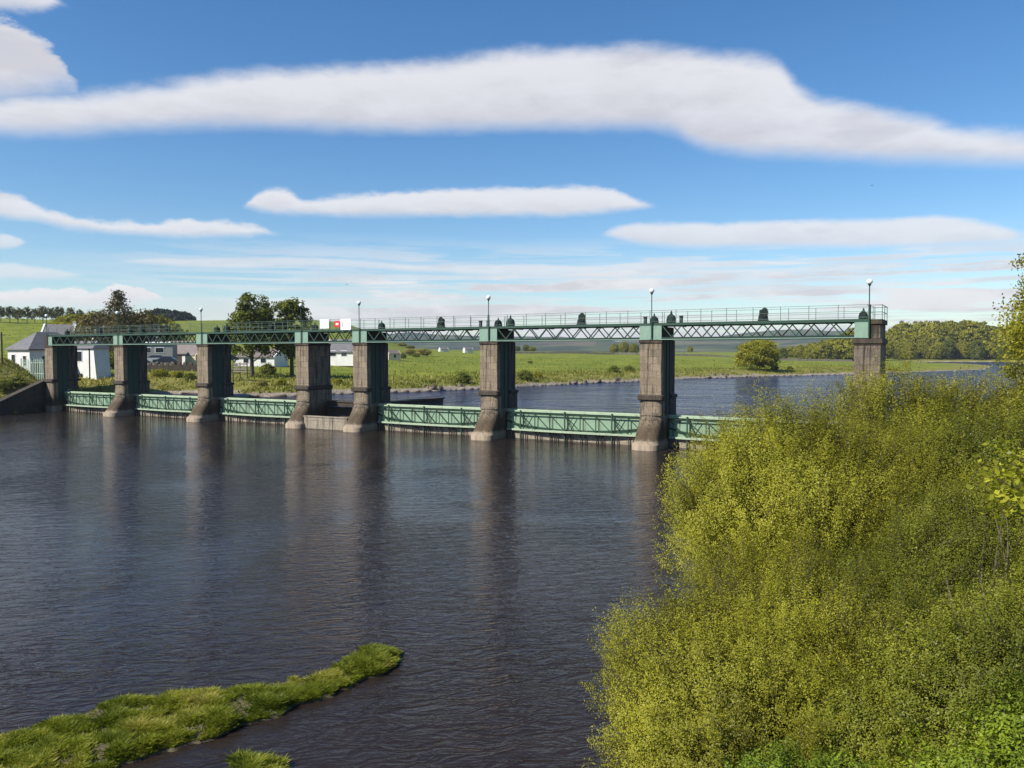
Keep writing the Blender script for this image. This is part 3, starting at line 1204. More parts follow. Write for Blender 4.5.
# ------------------------------------------------------------------ foliage machinery
def leaf_quads(P, size, aspect=.5, up=.6, tang=None, tj=1.0, nb=None, nj=1.0):
    n = len(P)
    nv = rng.normal(size=(n, 3)) * nj
    if nb is not None:
        nv = nv + nb
    nv[:, 2] += up
    nv /= np.linalg.norm(nv, axis=1)[:, None]
    tv = rng.normal(size=(n, 3)) * tj
    if tang is not None:
        tv = tv + tang
    tv -= (tv * nv).sum(1)[:, None] * nv
    tv /= np.linalg.norm(tv, axis=1)[:, None] + 1e-9
    bv = np.cross(nv, tv)
    s = (size * (.7 + .6 * rng.random(n)))[:, None] if np.isscalar(size) else size[:, None]
    V = np.empty((n, 4, 3))
    V[:, 0] = P - tv * s * .5
    V[:, 1] = P + bv * s * aspect * .5 - tv * s * .05
    V[:, 2] = P + tv * s * .5
    V[:, 3] = P - bv * s * aspect * .5 - tv * s * .05
    return V.reshape(-1, 3), np.arange(n * 4).reshape(n, 4)


def tubes_np(A, B, C, r0, r1, seg=3, n=3):
    """quadratic curves A->C with control B, all (N,3); returns verts, quads"""
    N = len(A)
    ts = np.linspace(0, 1, seg + 1)
    pts = np.stack([((1 - t) ** 2) * A + 2 * t * (1 - t) * B + t * t * C for t in ts], 1)      # N,seg+1,3
    d = np.gradient(pts, axis=1)
    d /= np.linalg.norm(d, axis=2)[..., None] + 1e-9
    ref = np.zeros_like(d)
    ref[..., 0] = .8
    ref[..., 1] = .6
    a = np.cross(d, ref)
    a /= np.linalg.norm(a, axis=2)[..., None] + 1e-9
    b = np.cross(d, a)
    rad = (np.asarray(r0).reshape(-1, 1) * (1 - ts) + np.asarray(r1).reshape(-1, 1) * ts)[..., None]
    V = np.stack([pts + (a * cos(2 * pi * k / n) + b * sin(2 * pi * k / n)) * rad for k in range(n)], 2)     # N,seg+1,n,3
    base = np.arange(N)[:, None, None] * (seg + 1) * n
    i = np.arange(seg)[None, :, None] * n
    k = np.arange(n)[None, None, :]
    k2 = (k + 1) % n
    f = np.stack([base + i + k, base + i + k2, base + i + n + k2, base + i + n + k], -1).reshape(-1, 4)
    return V.reshape(-1, 3), f


def join_np(parts):
    vs, fs, o = [], [], 0
    for v, f in parts:
        vs.append(v)
        fs.append(f + o)
        o += len(v)
    return np.concatenate(vs), np.concatenate(fs)


def shrub(name, lab, cat, base, lobes, mat, twigs=1500, lpt=40, leaf=.07, aspect=.45, group=None, jit=.10, twig_len=1.5, shoots=.25, stem_mat=None, ntwigdraw=.32, bumps=.32, low=-.45, stem_n=40, hang=0.):
    """many-stemmed bush. lobes: world (cx,cy,cz,rx,ry,rz); foliage and stems are its parts"""
    base = Vector(base)
    t = thing(name, lab, cat, base, 0, group)
    bx = np.array(base)
    wts = np.array([l[3] * l[5] + l[4] * l[5] + l[3] * l[4] for l in lobes])
    wts = wts / wts.sum()
    LP, TG, TI, NB = [], [], [], []
    tubeA, tubeB, tubeC = [], [], []
    for (cx, cy, cz, rx, ry, rz), w in zip(lobes, wts):
        n = int(twigs * w)
        c = np.array((cx, cy, cz))
        d = rng.normal(size=(n * 3, 3))
        d /= np.linalg.norm(d, axis=1)[:, None]
        d = d[d[:, 2] > low][:n]
        n = len(d)
        lump = fbm(d * 2.1 + c * .37, 3) - .5
        cell = np.abs(vnoise(d * 3.7 + c) - .5) * 2          # rounded clumps with creases between
        rad = (1 + bumps * 1.7 * lump + .36 * (cell ** .6 - .6)) * (1 - .42 * rng.random(n) ** 2.2)
        T = c + d * np.array((rx, ry, rz)) * rad[:, None]
        sh = rng.random(n) < shoots * .6
        T[:, 2] += sh * rng.random(n) * .45 * twig_len * np.clip(d[:, 2] + .4, 0, 1)
        o = T - (bx + np.array((0, 0, .2)))
        ol = np.linalg.norm(o, axis=1)[:, None]
        dirn = o / (ol + 1e-6)
        dirn[:, 2] += .55
        dirn += rng.normal(size=(n, 3)) * .22
        dirn /= np.linalg.norm(dirn, axis=1)[:, None]
        ln = twig_len * (.6 + .8 * rng.random(n))[:, None]
        A = T - dirn * ln
        B = T - dirn * ln * .45 + np.c_[dirn[:, :2] * .12, np.full(n, -.05)]
        if hang:
            T = T - np.array((0, 0, hang)) * rng.random(n)[:, None]
        m_ = lpt
        tt = (.18 + .84 * rng.random((n, m_)) ** .8)[..., None]
        pts = (1 - tt) ** 2 * A[:, None] + 2 * tt * (1 - tt) * B[:, None] + tt ** 2 * T[:, None]
        pts = pts + rng.normal(size=pts.shape) * jit * (1.1 - .6 * tt)
        tg = (T - A)[:, None] / ln[:, None] + 0 * pts
        LP.append(pts.reshape(-1, 3))
        TG.append(tg.reshape(-1, 3))
        nb_ = d * .9 + .5 * dirn + np.array((0, 0, .35))
        NB.append((nb_[:, None] + 0 * pts).reshape(-1, 3))
        ti = .46 + 1.2 * (fbm(pts.reshape(-1, 3) * .5 + 5, 3) - .5) + .11 * rng.normal(size=n * m_) + np.repeat(rng.normal(size=n) * .09, m_)
        TI.append(ti)
        tubeA.append(A)
        tubeB.append(B)
        tubeC.append(T)
    P = np.concatenate(LP)
    ok = P[:, 2] > bx[2] - .6
    P, TGc, TIc = P[ok], np.concatenate(TG)[ok], np.concatenate(TI)[ok]
    V, Fq = leaf_quads(P - bx, leaf, aspect, .0, TGc, .75, np.concatenate(NB)[ok], .62)
    np_mesh('foliage', V, Fq, mat, t, {'tint': ('FACE', np.clip(TIc, 0, 1))})
    A, B, C = np.concatenate(tubeA) - bx, np.concatenate(tubeB) - bx, np.concatenate(tubeC) - bx
    k = rng.random(len(A)) < ntwigdraw
    parts = [tubes_np(A[k], B[k], C[k], np.full(k.sum(), .009), np.full(k.sum(), .003), 3, 3)]
    # stems from the stool to the twigs
    pick = rng.choice(len(A), min(stem_n * 6, len(A)), replace=False)
    S = rng.normal(size=(len(pick), 3)) * np.array((.35, .35, .05))
    if len(lobes) > 1:
        S += (A[pick] * np.array((.35, .35, 0)))
    mid = S * .5 + A[pick] * .5 + rng.normal(size=S.shape) * .2
    mid[:, 2] += .3
    parts.append(tubes_np(S, mid, A[pick], .018 + .03 * rng.random(len(pick)), np.full(len(pick), .008), 5, 4))
    V, Fq = join_np(parts)
    np_mesh('branches', V, Fq, stem_mat or M['stem'], t)
    return t


def tree_mesh(H, rx, rz, cz, n_cl, lpc, leaf, mat, bark_mat, seed, shape='round', trunk_r=.3, cl_r=.16, fill=.35, gap=.0):
    """returns meshes (crown, trunk) of a tree standing at the origin"""
    g = np.random.default_rng(seed)
    d = g.normal(size=(n_cl * 4, 3))
    d /= np.linalg.norm(d, axis=1)[:, None]
    d = d[d[:, 2] > -.75][:n_cl]
    n = len(d)
    lump = fbm(d * 1.7 + seed * 3.1, 3) - .5
    r = (1 + .7 * lump) * (fill + (1 - fill) * g.random(n) ** .35)
    C = d * r[:, None]
    if shape == 'cone':
        C[:, 2] = g.random(n) ** 1.25 * 2 - 1
        w = (1 - C[:, 2]) * .5
        a = g.random(n) * 2 * pi
        q = w * (.35 + .65 * g.random(n) ** .5) * (1 + .5 * lump)
        C[:, 0], C[:, 1] = np.cos(a) * q, np.sin(a) * q
    C = C * np.array((rx, rx, rz)) + np.array((0, 0, cz))
    cr = cl_r * rx * (.6 + .8 * g.random(n))
    P = C[:, None] + np.clip(g.normal(size=(n, lpc, 3)), -1.7, 1.7) * cr[:, None, None] * np.array((1, 1, .62))
    P = P.reshape(-1, 3)
    P = P[P[:, 2] > .12 * H] if shape != 'bush' else P[P[:, 2] > 0]
    q_ = (P - np.array((0, 0, cz))) / np.array((rx, rx, rz))
    q_ /= np.linalg.norm(q_, axis=1)[:, None] + .3
    V, Fq = leaf_quads(P, leaf, .8, .25, nb=q_ * .9, nj=.7)
    ti = .5 + .9 * (fbm(P / rx * 2.2 + seed, 2) - .5) + .11 * g.normal(size=len(P))
    o = np_mesh('crown', V, Fq, mat, None, {'tint': ('FACE', np.clip(ti, 0, 1))})
    crown = o.data
    bpy.data.objects.remove(o)
    top = np.array([[0, 0, H * .85]])
    parts = [tubes_np(np.zeros((1, 3)) + np.array([[0, 0, -.4]]), np.array([[.15 * rx * (g.random() - .5), .1, H * .4]]), top, np.array([trunk_r]), np.array([trunk_r * .25]), 8, 8)]
    kk = g.choice(n, min(26, n), replace=False)
    z0 = np.clip(C[kk, 2] - rx * (.35 + .4 * g.random(len(kk))), .18 * H, None)
    z0 = np.minimum(z0, H * .7)
    A = np.c_[np.zeros((len(kk), 2)), z0]
    B = A * .5 + C[kk] * .5 + np.array((0, 0, -.06 * H))
    parts.append(tubes_np(A, B, C[kk], np.full(len(kk), trunk_r * .34), np.full(len(kk), trunk_r * .07), 4, 5))
    V, Fq = join_np(parts)
    o = np_mesh('trunk', V, Fq, bark_mat, None, None, True)
    tr = o.data
    bpy.data.objects.remove(o)
    return crown, tr


def plant_tree(name, meshes, loc, lab, group=None, rz=0., sc=(1, 1, 1), cat='tree'):
    t = thing(name, lab, cat, loc, rz, group)
    t.scale = sc
    link('crown', meshes[0], None, t)
    link('trunk', meshes[1], None, t)
    return t


# ------------------------------------------------------------------ big bushes on the near bank
def bz(x, y):
    return max(gh(x, y), 0.05)


WG = 'willow bushes on the near bank'
shrub('willow_bush', 'largest yellow green willow bush hiding the last sluice gate', 'bush', (9.4, 25.0, bz(9.4, 25)),
      [(9.0, 25.0, 3.6, 4.3, 4.3, 3.4), (7.2, 24.4, 3.0, 2.7, 3.2, 3.1), (12.2, 25.2, 3.6, 3.0, 3.4, 3.1), (8.7, 25.6, 5.0, 2.7, 2.8, 1.9)],
      M['willow'], 8600, 64, .057, .42, WG, .10, 1.5, .35)
shrub('willow_bush', 'low yellow green willow bush that leans over the water nearest the camera', 'bush', (5.2, 15.6, bz(5.2, 15.6)),
      [(4.3, 15.6, 1.7, 2.75, 2.9, 1.95), (6.2, 17.6, 2.1, 2.6, 2.8, 2.1), (3.3, 14.0, 1.0, 1.7, 1.8, 1.25)],
      M['willow'], 6200, 72, .043, .42, WG, .08, 1.05, .3)
shrub('willow_bush', 'green willow bush in the middle between the tall and the low one', 'bush', (8.9, 18.6, bz(8.9, 18.6)),
      [(8.2, 18.4, 1.9, 2.7, 2.6, 2.0), (10.8, 18.9, 2.4, 2.7, 2.8, 2.3)],
      M['willow_green'], 4800, 64, .047, .5, WG, .09, 1.1, .25)
shrub('sallow_bush', 'dark green sallow bush behind the yellow maple branch', 'bush', (15.2, 25.5, bz(15.2, 25.5)),
      [(14.8, 25.6, 3.9, 3.2, 3.6, 3.4), (17.4, 25.4, 4.2, 3.2, 3.4, 3.4)],
      M['willow_green'], 4000, 44, .07, .5, WG, .11, 1.4, .3)
shrub('sallow_bush', 'mid green bush on the slope under the maple branch', 'bush', (8.6, 13.2, bz(8.6, 13.2)),
      [(8.1, 13.4, 2.3, 2.2, 2.2, 2.0), (10.1, 14.0, 2.9, 2.2, 2.2, 2.1), (12.6, 20.0, 3.4, 2.6, 2.8, 2.3)],
      M['willow_green'], 6400, 64, .044, .5, WG, .08, .95, .25)
shrub('elder_bush', 'bright green elder bush at the bottom corner of the slope', 'bush', (6.6, 10.2, bz(6.6, 10.2)),
      [(6.5, 10.2, 2.1, 1.4, 1.5, 1.2), (7.9, 10.9, 2.6, 1.4, 1.4, 1.3)],
      M['elder'], 1700, 42, .058, .6, None, .09, .6, .2)
hp_ = None
for k_ in range(400):
    q_ = at(868, 742, 6 + k_ * .03)
    if q_.z < gh(q_.x, q_.y):
        hp_ = q_
        break
if hp_ is not None:
    shrub('sallow_bush', 'low sallow bush filling the gap between the bramble and the elder', 'bush', (hp_.x, hp_.y, hp_.z),
          [(hp_.x - .1, hp_.y, hp_.z + .35, 1.1, 1.2, .75), (hp_.x + .7, hp_.y + .5, hp_.z + .4, 1.0, 1.1, .8)],
          M['willow_green'], 1500, 50, .042, .5, WG, .07, .6, .25)
shrub('bramble_bush', 'small bright green bramble at the foot of the low willow', 'bush', (4.2, 11.7, bz(4.2, 11.7)),
      [(4.1, 11.7, 1.5, 1.1, 1.0, .95), (5.1, 11.4, 1.75, .9, .9, .7)],
      M['elder'], 1300, 40, .048, .6, None, .08, .5, .2)
shrub('willow_bush', 'thin willow bush at the foot of the bushy bank abutment', 'bush', (21.0, 43.5, bz(21, 43.5)),
      [(20.6, 43.5, 4.4, 4.4, 3.4, 3.5), (25.0, 44.0, 4.2, 3.6, 3.2, 3.2)],
      M['willow'], 3000, 40, .10, .45, WG, .14, 1.7, .4)
shrub('willow_bush', 'willow bush under the tall tree, beside the upper river', 'bush', (27.5, 41.5, bz(27.5, 41.5)),
      [(27.6, 41.5, 4.6, 3.2, 3.4, 4.1)],
      M['willow'], 1800, 38, .10, .45, WG, .14, 1.6, .35)

# maple branch reaching in at the side, and the tall tree behind
t = thing('maple_tree', 'yellow leaved maple with one branch reaching over the green bushes', 'tree', (7.9, 8.6, bz(7.9, 8.6)))
bx = np.array(t.location)
tips = [at(996, 478, 8.8), at(1008, 492, 8.7), at(1016, 470, 8.9), at(1022, 505, 8.6), at(1006, 508, 8.8), at(1030, 488, 8.7), at(1040, 470, 8.9), at(1045, 510, 8.5)]
tips += [Vector((7.6 + rng.normal() * .8, 9.0 + rng.normal() * .8, 6.6 + rng.normal() * .6)) for _ in range(14)]
P, A, B, C = [], [], [], []
for q in tips:
    q = np.array(q)
    P.append(q + rng.normal(size=(52, 3)) * np.array((.12, .16, .085)))
    A.append(np.array((7.8, 8.7, 5.2)) + rng.normal(size=3) * .1)
    C.append(q)
    B.append((A[-1] + q) / 2 + np.array((0, 0, .25)))
P = np.concatenate(P)
V, Fq = leaf_quads(P - bx, .08, .7, 1.4)
np_mesh('crown', V, Fq, M['maple'], t, {'tint': ('FACE', rng.random(len(P)))})
V, Fq = join_np([tubes_np(np.array(A) - bx, np.array(B) - bx, np.array(C) - bx, np.full(len(A), .025), np.full(len(A), .006), 5, 5),
                 tubes_np(np.array([[0, 0, -.3]]), np.array([[.1, 0, 2]]), np.array([[-.1, .1, 5.4 - bx[2]]]), np.array([.09]), np.array([.04]), 6, 8)])
np_mesh('trunk', V, Fq, M['bark'], t)

tm = tree_mesh(11.0, 4.6, 5.0, 6.0, 480, 230, .14, M['far_leaf'], M['bark'], 5, trunk_r=.22, cl_r=.11, fill=.3)
plant_tree('alder_tree', tm, (25.2, 33.5, bz(25.2, 33.5)), 'tall leafy tree at the picture edge above the willow bushes', None, .6, (.82, .82, .86))

# ------------------------------------------------------------------ islets of grass in the river
def islet(name, ring_px, lab, nbl, hmax, spine_h=.13):
    pts = [gnd(x, y, .05) for x, y in ring_px]
    poly = [(p.x, p.y) for p in pts]
    P = np.array(poly)
    x0, y0 = P.min(0) - .4
    x1, y1 = P.max(0) + .4
    st = .09
    xs, ys = np.arange(x0, x1, st), np.arange(y0, y1, st)
    gx, gy = np.meshgrid(xs, ys, indexing='ij')
    Q = np.c_[gx.ravel(), gy.ravel()]
    d = -poly_sdf(Q, poly) + (fbm(np.c_[Q * 2.0, np.zeros(len(Q))], 3) - .44) * .75

    def top(q, dd):
        return spine_h * (1 - np.exp(-np.maximum(dd, 0) / .28)) + (fbm(np.c_[q * 1.6, np.zeros(len(q)) + 4], 3) - .5) * .22 * sstep(dd, 0, .4) - np.where(dd < 0, -dd * 1.2, 0) + .02
    z = top(Q, d)
    nx, ny = gx.shape
    I, J = np.meshgrid(np.arange(nx - 1), np.arange(ny - 1), indexing='ij')
    f = np.c_[(I * ny + J).ravel(), ((I + 1) * ny + J).ravel(), ((I + 1) * ny + J + 1).ravel(), (I * ny + J + 1).ravel()]
    f = f[(d[f] > -.35).any(1)]
    o = np_mesh(name, np.c_[Q, z], f, M['mud'], None, None, True)
    tag(o, kind='structure')
    # blades
    q = np.c_[rng.uniform(x0, x1, nbl * 6), rng.uniform(y0, y1, nbl * 6)]
    dd = -poly_sdf(q, poly) + (fbm(np.c_[q * 2.0, np.zeros(len(q))], 3) - .44) * .75
    clump = fbm(np.c_[q * 3.1, np.zeros(len(q)) + 8], 3)
    k = (dd > .03) & (rng.random(len(q)) < np.clip((clump - .34) * 4.0, .03, 1))
    q, dd, clump = q[k][:nbl], dd[k][:nbl], clump[k][:nbl]
    n = len(q)
    b = np.c_[q, top(q, dd) - .02]
    hgt = hmax * (.45 + .75 * rng.random(n)) * (.2 + 1.6 * clump) * (.6 + .4 * sstep(dd, 0, .3))
    lean = rng.normal(size=(n, 2)) * .6
    lean[:, 0] += .12
    tipp = b + np.c_[lean * hgt[:, None], hgt * .92]
    a = rng.random(n) * 2 * pi
    w = (.007 + .007 * rng.random(n))[:, None] * np.c_[np.cos(a), np.sin(a), np.zeros(n)]
    mid = b * .5 + tipp * .5 + np.c_[-lean * hgt[:, None] * .12, hgt * .08]
    V = np.stack([b - w, b + w, mid + w * .8, tipp, mid - w * .8], 1).reshape(-1, 3)
    ti = np.clip(.45 + 1.5 * (fbm(np.c_[q * 1.1, np.zeros(n) + 2], 3) - .5) + .22 * rng.normal(size=n), 0, 1)
    g = np_mesh('grass', V, np.arange(n * 5).reshape(n, 5), M['grass'], None, {'tint': ('FACE', ti)})
    tag(g, lab, 'grass', None, 'stuff')


tm_ = NT('wet_mud')
c_ = tm_.coord()
M['mud'] = tm_.pbr(tm_.mix(tm_.noise(c_, 3, 5, .6), (.05, .038, .02), (.13, .105, .045)), .9)
islet('river_islet', [(-60, 752), (0, 738), (60, 720), (120, 704), (170, 697), (240, 691), (310, 680), (345, 658), (378, 650), (404, 651), (398, 663), (360, 683), (312, 698), (280, 713), (205, 738), (130, 760), (60, 775), (-20, 800), (-90, 800)],
      'long strip of bright green grass on the islet in the dark river', 240000, .14)
islet('river_islet', [(232, 775), (238, 765), (252, 759), (268, 758), (277, 766), (276, 782), (262, 800), (240, 800), (228, 790)], 'small tuft of green grass at the bottom edge beside the long islet', 14000, .16)

# ------------------------------------------------------------------ far bank: buildings
def quad_roof(m, pts):
    m.add(pts, [tuple(range(len(pts)))])


def house(name, lab, loc, rz, L, W, hw, hr, wall, roof, wins=(), doors=(), hip=0., gable_mat=None, chim=(), over=.35, group=None):
    """long axis is local x; front is local -y; wins: (side, u, z, w, h)"""
    t = thing(name, lab, 'house', loc, rz, group)
    m = MB()
    m.box(-L / 2, L / 2, -W / 2, W / 2, -1.5, hw)
    if hip == 0:
        for x in (-L / 2, L / 2):
            xa, xb = (x, x + .3) if x < 0 else (x - .3, x)
            m.add([(xa, -W / 2, hw), (xa, W / 2, hw), (xa, 0, hw + hr), (xb, -W / 2, hw), (xb, W / 2, hw), (xb, 0, hw + hr)], [(0, 1, 2), (5, 4, 3), (0, 2, 5, 3), (1, 4, 5, 2)])
    m.build('wall', wall, t)
    m = MB()
    o = over
    e = .12
    oz = -o * hr / (W / 2)
    rx = L / 2 - hip
    xo = L / 2 + (o if hip else -.28)
    A = [(-xo, -W / 2 - o, hw + oz), (xo, -W / 2 - o, hw + oz), (xo, W / 2 + o, hw + oz), (-xo, W / 2 + o, hw + oz)]
    rg = rx if hip else xo
    Rg = [(-rg, 0, hw + hr), (rg, 0, hw + hr)]
    up = [(p[0], p[1], p[2] + e) for p in A + Rg]
    m.add(up, [(0, 1, 5, 4), (2, 3, 4, 5), (1, 2, 5), (3, 0, 4)] if hip else [(0, 1, 5, 4), (2, 3, 4, 5)])
    lo = [(p[0], p[1], p[2] + .01) for p in A + Rg]
    m.add(lo, [(4, 5, 1, 0), (5, 4, 3, 2), (5, 2, 1), (4, 0, 3)] if hip else [(4, 5, 1, 0), (5, 4, 3, 2)])
    m.add([A[0], A[1], up[1], up[0], A[2], A[3], up[3], up[2]], [(0, 1, 2, 3), (4, 5, 6, 7), (1, 4, 7, 2), (5, 0, 3, 6)])
    rf = m.build('roof', roof, t)
    if hip:
        m = MB()
        m.box(-xo, xo, -W / 2 - o - .08, -W / 2 - o, hw + oz - .02, hw + oz + .1)
        m.build('gutter', M['iron'], rf)
    for (x, y, w, h) in chim:
        m = MB()
        m.cbox((x, y, hw + hr + h / 2 - .4), (w, .7, h + .8))
        m.cbox((x, y, hw + hr + h + .06), (w + .15, .85, .12))
        m.build('chimney', gable_mat or wall, rf)
    if gable_mat:
        for sx in (-1, 1):
            m = MB()
            x = sx * (L / 2)
            for sy in (-1, 1):
                m.bar((x, sy * (W / 2 + .1), hw - .05), (x, 0, hw + hr + .18), .4, .28)
            m.build('gable_coping', gable_mat, rf)

    def opening(nm, side, u, z, w, h, mat):
        m = MB()
        f = MB()
        if side in 'fb':
            y = -W / 2 if side == 'f' else W / 2
            s = -1 if side == 'f' else 1
            f.box(u - w / 2 - .1, u + w / 2 + .1, min(y, y + s * .05), max(y, y + s * .05), z - .1, z + h + .1)
            m.box(u - w / 2, u + w / 2, min(y + s * .052, y + s * .07), max(y + s * .052, y + s * .07), z, z + h)
        else:
            x = -L / 2 if side == 'l' else L / 2
            s = -1 if side == 'l' else 1
            f.box(min(x, x + s * .05), max(x, x + s * .05), u - w / 2 - .1, u + w / 2 + .1, z - .1, z + h + .1)
            m.box(min(x + s * .052, x + s * .07), max(x + s * .052, x + s * .07), u - w / 2, u + w / 2, z, z + h)
        fr = f.build(nm, M['sign_white'] if nm == 'window' else M['wood_dark'], t)
        m.build('pane' if nm == 'window' else 'door_leaf', mat, fr)
    for wv in wins:
        opening('window', *wv[:5], wv[5] if len(wv) > 5 else M['window'])
    for wv in doors:
        opening('door', *wv[:5], wv[5] if len(wv) > 5 else M['wood_dark'])
    return t


def base_on(px, py, Y):
    p = at(px, py, Y)
    return Vector((p.x, p.y, gh(p.x, p.y)))


# cottage: eaves at 9.2 m, ridge 11.7
cz0 = 4.2
hc_ = house('white_cottage', 'white cottage with a hipped grey slate roof beside the end of the barrage', (-74.5, 128.4, 5.0), R(60), 9.0, 6.1, 4.2, 2.5, M['white'], M['slate'],
            wins=[('l', 1.4, 1.5, 1.0, 1.7), ('l', -1.7, 1.5, .9, 1.5), ('f', -2.2, 1.6, .8, 1.4)], doors=[('f', -3.6, 0, .9, 2.0)], hip=2.9, over=.35)
m = MB()
m.box(1.9, 4.4, -9.2, -3.06, -2.2, 4.15)
m.add([(1.9, -9.2, -2.2), (4.4, -9.2, -2.2), (4.4, -9.2, 4.1), (1.9, -9.2, 4.1), (1.9, -10.1, -2.2), (4.4, -10.1, -2.2)], [(0, 3, 4), (1, 5, 2), (4, 3, 2, 5)])
m.build('side_wing', M['white'], hc_)
m = MB()
m.add([(1.6, -9.5, 4.16), (4.7, -9.5, 4.16), (4.7, -2.4, 4.16), (1.6, -2.4, 4.16), (3.15, -8.4, 5.4), (3.15, -2.0, 5.4)], [(0, 1, 4), (1, 2, 5, 4), (3, 0, 4, 5), (0, 3, 2, 1), (2, 3, 5)])
m.build('wing_roof', M['slate'], hc_)
m = MB()
m.box(1.84, 1.895, -6.3, -4.1, 2.1, 3.8)
fr = m.build('window', M['sign_white'], hc_)
m = MB()
m.box(1.8, 1.838, -6.2, -4.2, 2.2, 3.7)
m.build('pane', M['window'], fr)
m = MB()
m.box(1.62, 1.895, -6.2, -5.4, -.9, .2)
m.build('meter_box', M['wood_dark'], hc_)
m = MB()
m.tube([(1.82, -8.2, -2), (1.82, -8.2, 4.1)], .07, 6)
m.build('downpipe', M['iron'], hc_)
# palisade fence below the cottage
fa, fb = at(21, 374, 121), at(44, 372, 119)
t = thing('palisade_fence', 'pale green palisade fence in front of the white cottage', 'fence', (fa.x, fa.y, 0), 0)
m = MB()
d = fb - fa
n = 13
zb = 5.0
for k in range(n):
    p = d * ((k + .5) / n)
    m.box(p.x - .055, p.x + .055, p.y - .03, p.y + .01, zb - .6, zb + 2.5 + .08 * (k % 2))
m.build('fence_slat', M['fence_green'], t)
m = MB()
for zz in (zb + .4, zb + 2.0):
    m.bar((0, .06, zz), (d.x, d.y + .06, zz), .06, .1)
m.build('fence_rail', M['fence_green'], t)
for k in (0, .5, 1):
    m = MB()
    p = d * k
    m.bar((p.x, p.y + .14, zb - 1), (p.x, p.y + .14, zb + 2.6), .12)
    m.build('fence_post', M['chord_green'], t)

# house behind with white gables
p = at(61, 345, 190)
zg = gh(p.x, p.y)
house('stone_house', 'grey roofed house with white gable copings behind the cottage', (p.x, p.y, zg), R(12), 6.8, 5.0, 13.0 - zg, 2.2, M['white'], M['slate'], hip=0, gable_mat=M['white'], chim=((3.1, 0, .7, .7),))
p = at(128, 345, 190)
house('stone_house', 'low grey roofed house with one white chimney behind the walkway', (p.x, p.y, gh(p.x, p.y)), R(10), 14, 6.5, p.z + .6 - gh(p.x, p.y), 3.2, M['cream'], M['slate'], hip=0, chim=((6.2, 0, .8, 1.1),), gable_mat=M['white'])
# outbuilding with brown roof
p = at(190, 364, 165)
z0 = gh(p.x, p.y)
house('stable_block', 'long brown roofed outbuilding with white and cream wall', (p.x, p.y, p.z - .3), R(-20), 10.5, 6.0, 2.6, 2.4, M['white'], M['slate_brown'],
      doors=[('f', .1, 0, .9, 2.0)], wins=[('f', -2.2, .9, .8, .9)], hip=0)
m = MB()
# cream end
house('stable_block', 'small cream shed joined on the outbuilding', (p.x + 2.3, p.y - 4.6, p.z - .3), R(-20), 2.6, 1.0, 2.1, .5, M['cream'], M['slate_brown'], hip=0, over=.1)
p = at(158, 358, 158)
house('site_cabin', 'flat grey site cabin with a white edged roof behind the parked cars', (p.x, p.y, p.z - .6), R(6), 6.5, 3.0, 3.4, .25, M['cabin'] if 'cabin' in M else M['rail'], M['sign_white'], wins=[('f', -1.6, 1.7, 1.5, .9), ('f', .8, 1.7, 1.5, .9)], hip=1.0, over=.2)
p = at(262, 364, 168)
house('low_bungalow', 'low white bungalow half hidden behind the tall pair of trees', (p.x, p.y, p.z - .3), R(-14), 9.0, 5.5, 1.9, 1.5, M['white'], M['slate_brown'], wins=[('f', -2, .6, 1.2, .9), ('f', 2, .6, 1.2, .9)], hip=0)
# white gabled house beyond the fish pass
p = at(342, 358.5, 190)
house('white_house', 'white gabled house with a dark slate roof seen between the middle piers', (p.x + .6, p.y, p.z - .2), R(-16), 8.0, 6.5, 1.9, 2.8, M['white'], M['slate'],
      wins=[('f', -1.5, .8, 2.0, 1.2), ('f', 1.6, .8, 1.4, 1.2), ('l', 0, .8, .9, 1.2)], hip=0)
p = at(392.6, 361.8, 238)
p.z = gh(p.x, p.y) - .1
house('garden_shed', 'small cream garden shed with one window beside the field', (p.x, p.y, p.z), R(32), 3.9, 3.4, 1.9, 1.1, M['cream'], M['slate_brown'], wins=[('f', 0, .7, .8, 1.0)], hip=0, over=.12)
# two far cottages across the field
for px, py, lab in ((443.5, 349.5, 'far white cottage at the field edge, nearer the cream shed'), (468, 349.5, 'far white cottage at the field edge behind the sixth lamp pier')):
    p = at(px, py, 420)
    house('far_cottage', lab, (p.x, p.y, p.z - .2), R(20), 4.6, 3.8, .3, 1.0, M['white'], M['slate'], wins=[('f', 0, .1, .9, .6)], hip=0, group='far cottages across the field')


# cars by the village wall
def car(lab, loc, rz, mat):
    t = thing('parked_car', lab, 'car', loc, rz, 'cars parked by the river wall')
    m = MB()
    prof = [(-2.1, .35), (-2.15, .75), (-2.0, .92), (-1.15, .98), (1.35, 1.0), (2.0, .85), (2.1, .6), (2.05, .35)]
    m.loft([[(x, y, z) for x, z in prof] for y in (-.85, .85)], smooth=False)
    m.build('body', mat, t, .06)
    m = MB()
    lo = [(-1.2, .97), (1.5, .99)]
    m.add([(-1.3, -.8, .98), (1.6, -.8, .98), (1.6, .8, .98), (-1.3, .8, .98), (-.5, -.62, 1.45), (1.0, -.62, 1.45), (1.0, .62, 1.45), (-.5, .62, 1.45)],
          [(0, 1, 5, 4), (1, 2, 6, 5), (2, 3, 7, 6), (3, 0, 4, 7)])
    m.build('window_band', M['window'], t)
    m = MB()
    m.box(-.52, 1.02, -.64, .64, 1.452, 1.5)
    m.build('roof', mat, t, .02)
    for x in (-1.3, 1.3):
        for y in (-.82, .82):
            m = MB()
            m.disc((x, y, .33), (0, 1, 0), .33, .2, 14)
            w = m.build('wheel', M['rubber'], t)
            m = MB()
            m.disc((x, y * 1.13, .33), (0, 1, 0), .19, .04, 10)
            m.build('rim', M['car_silver'], w)
    return t


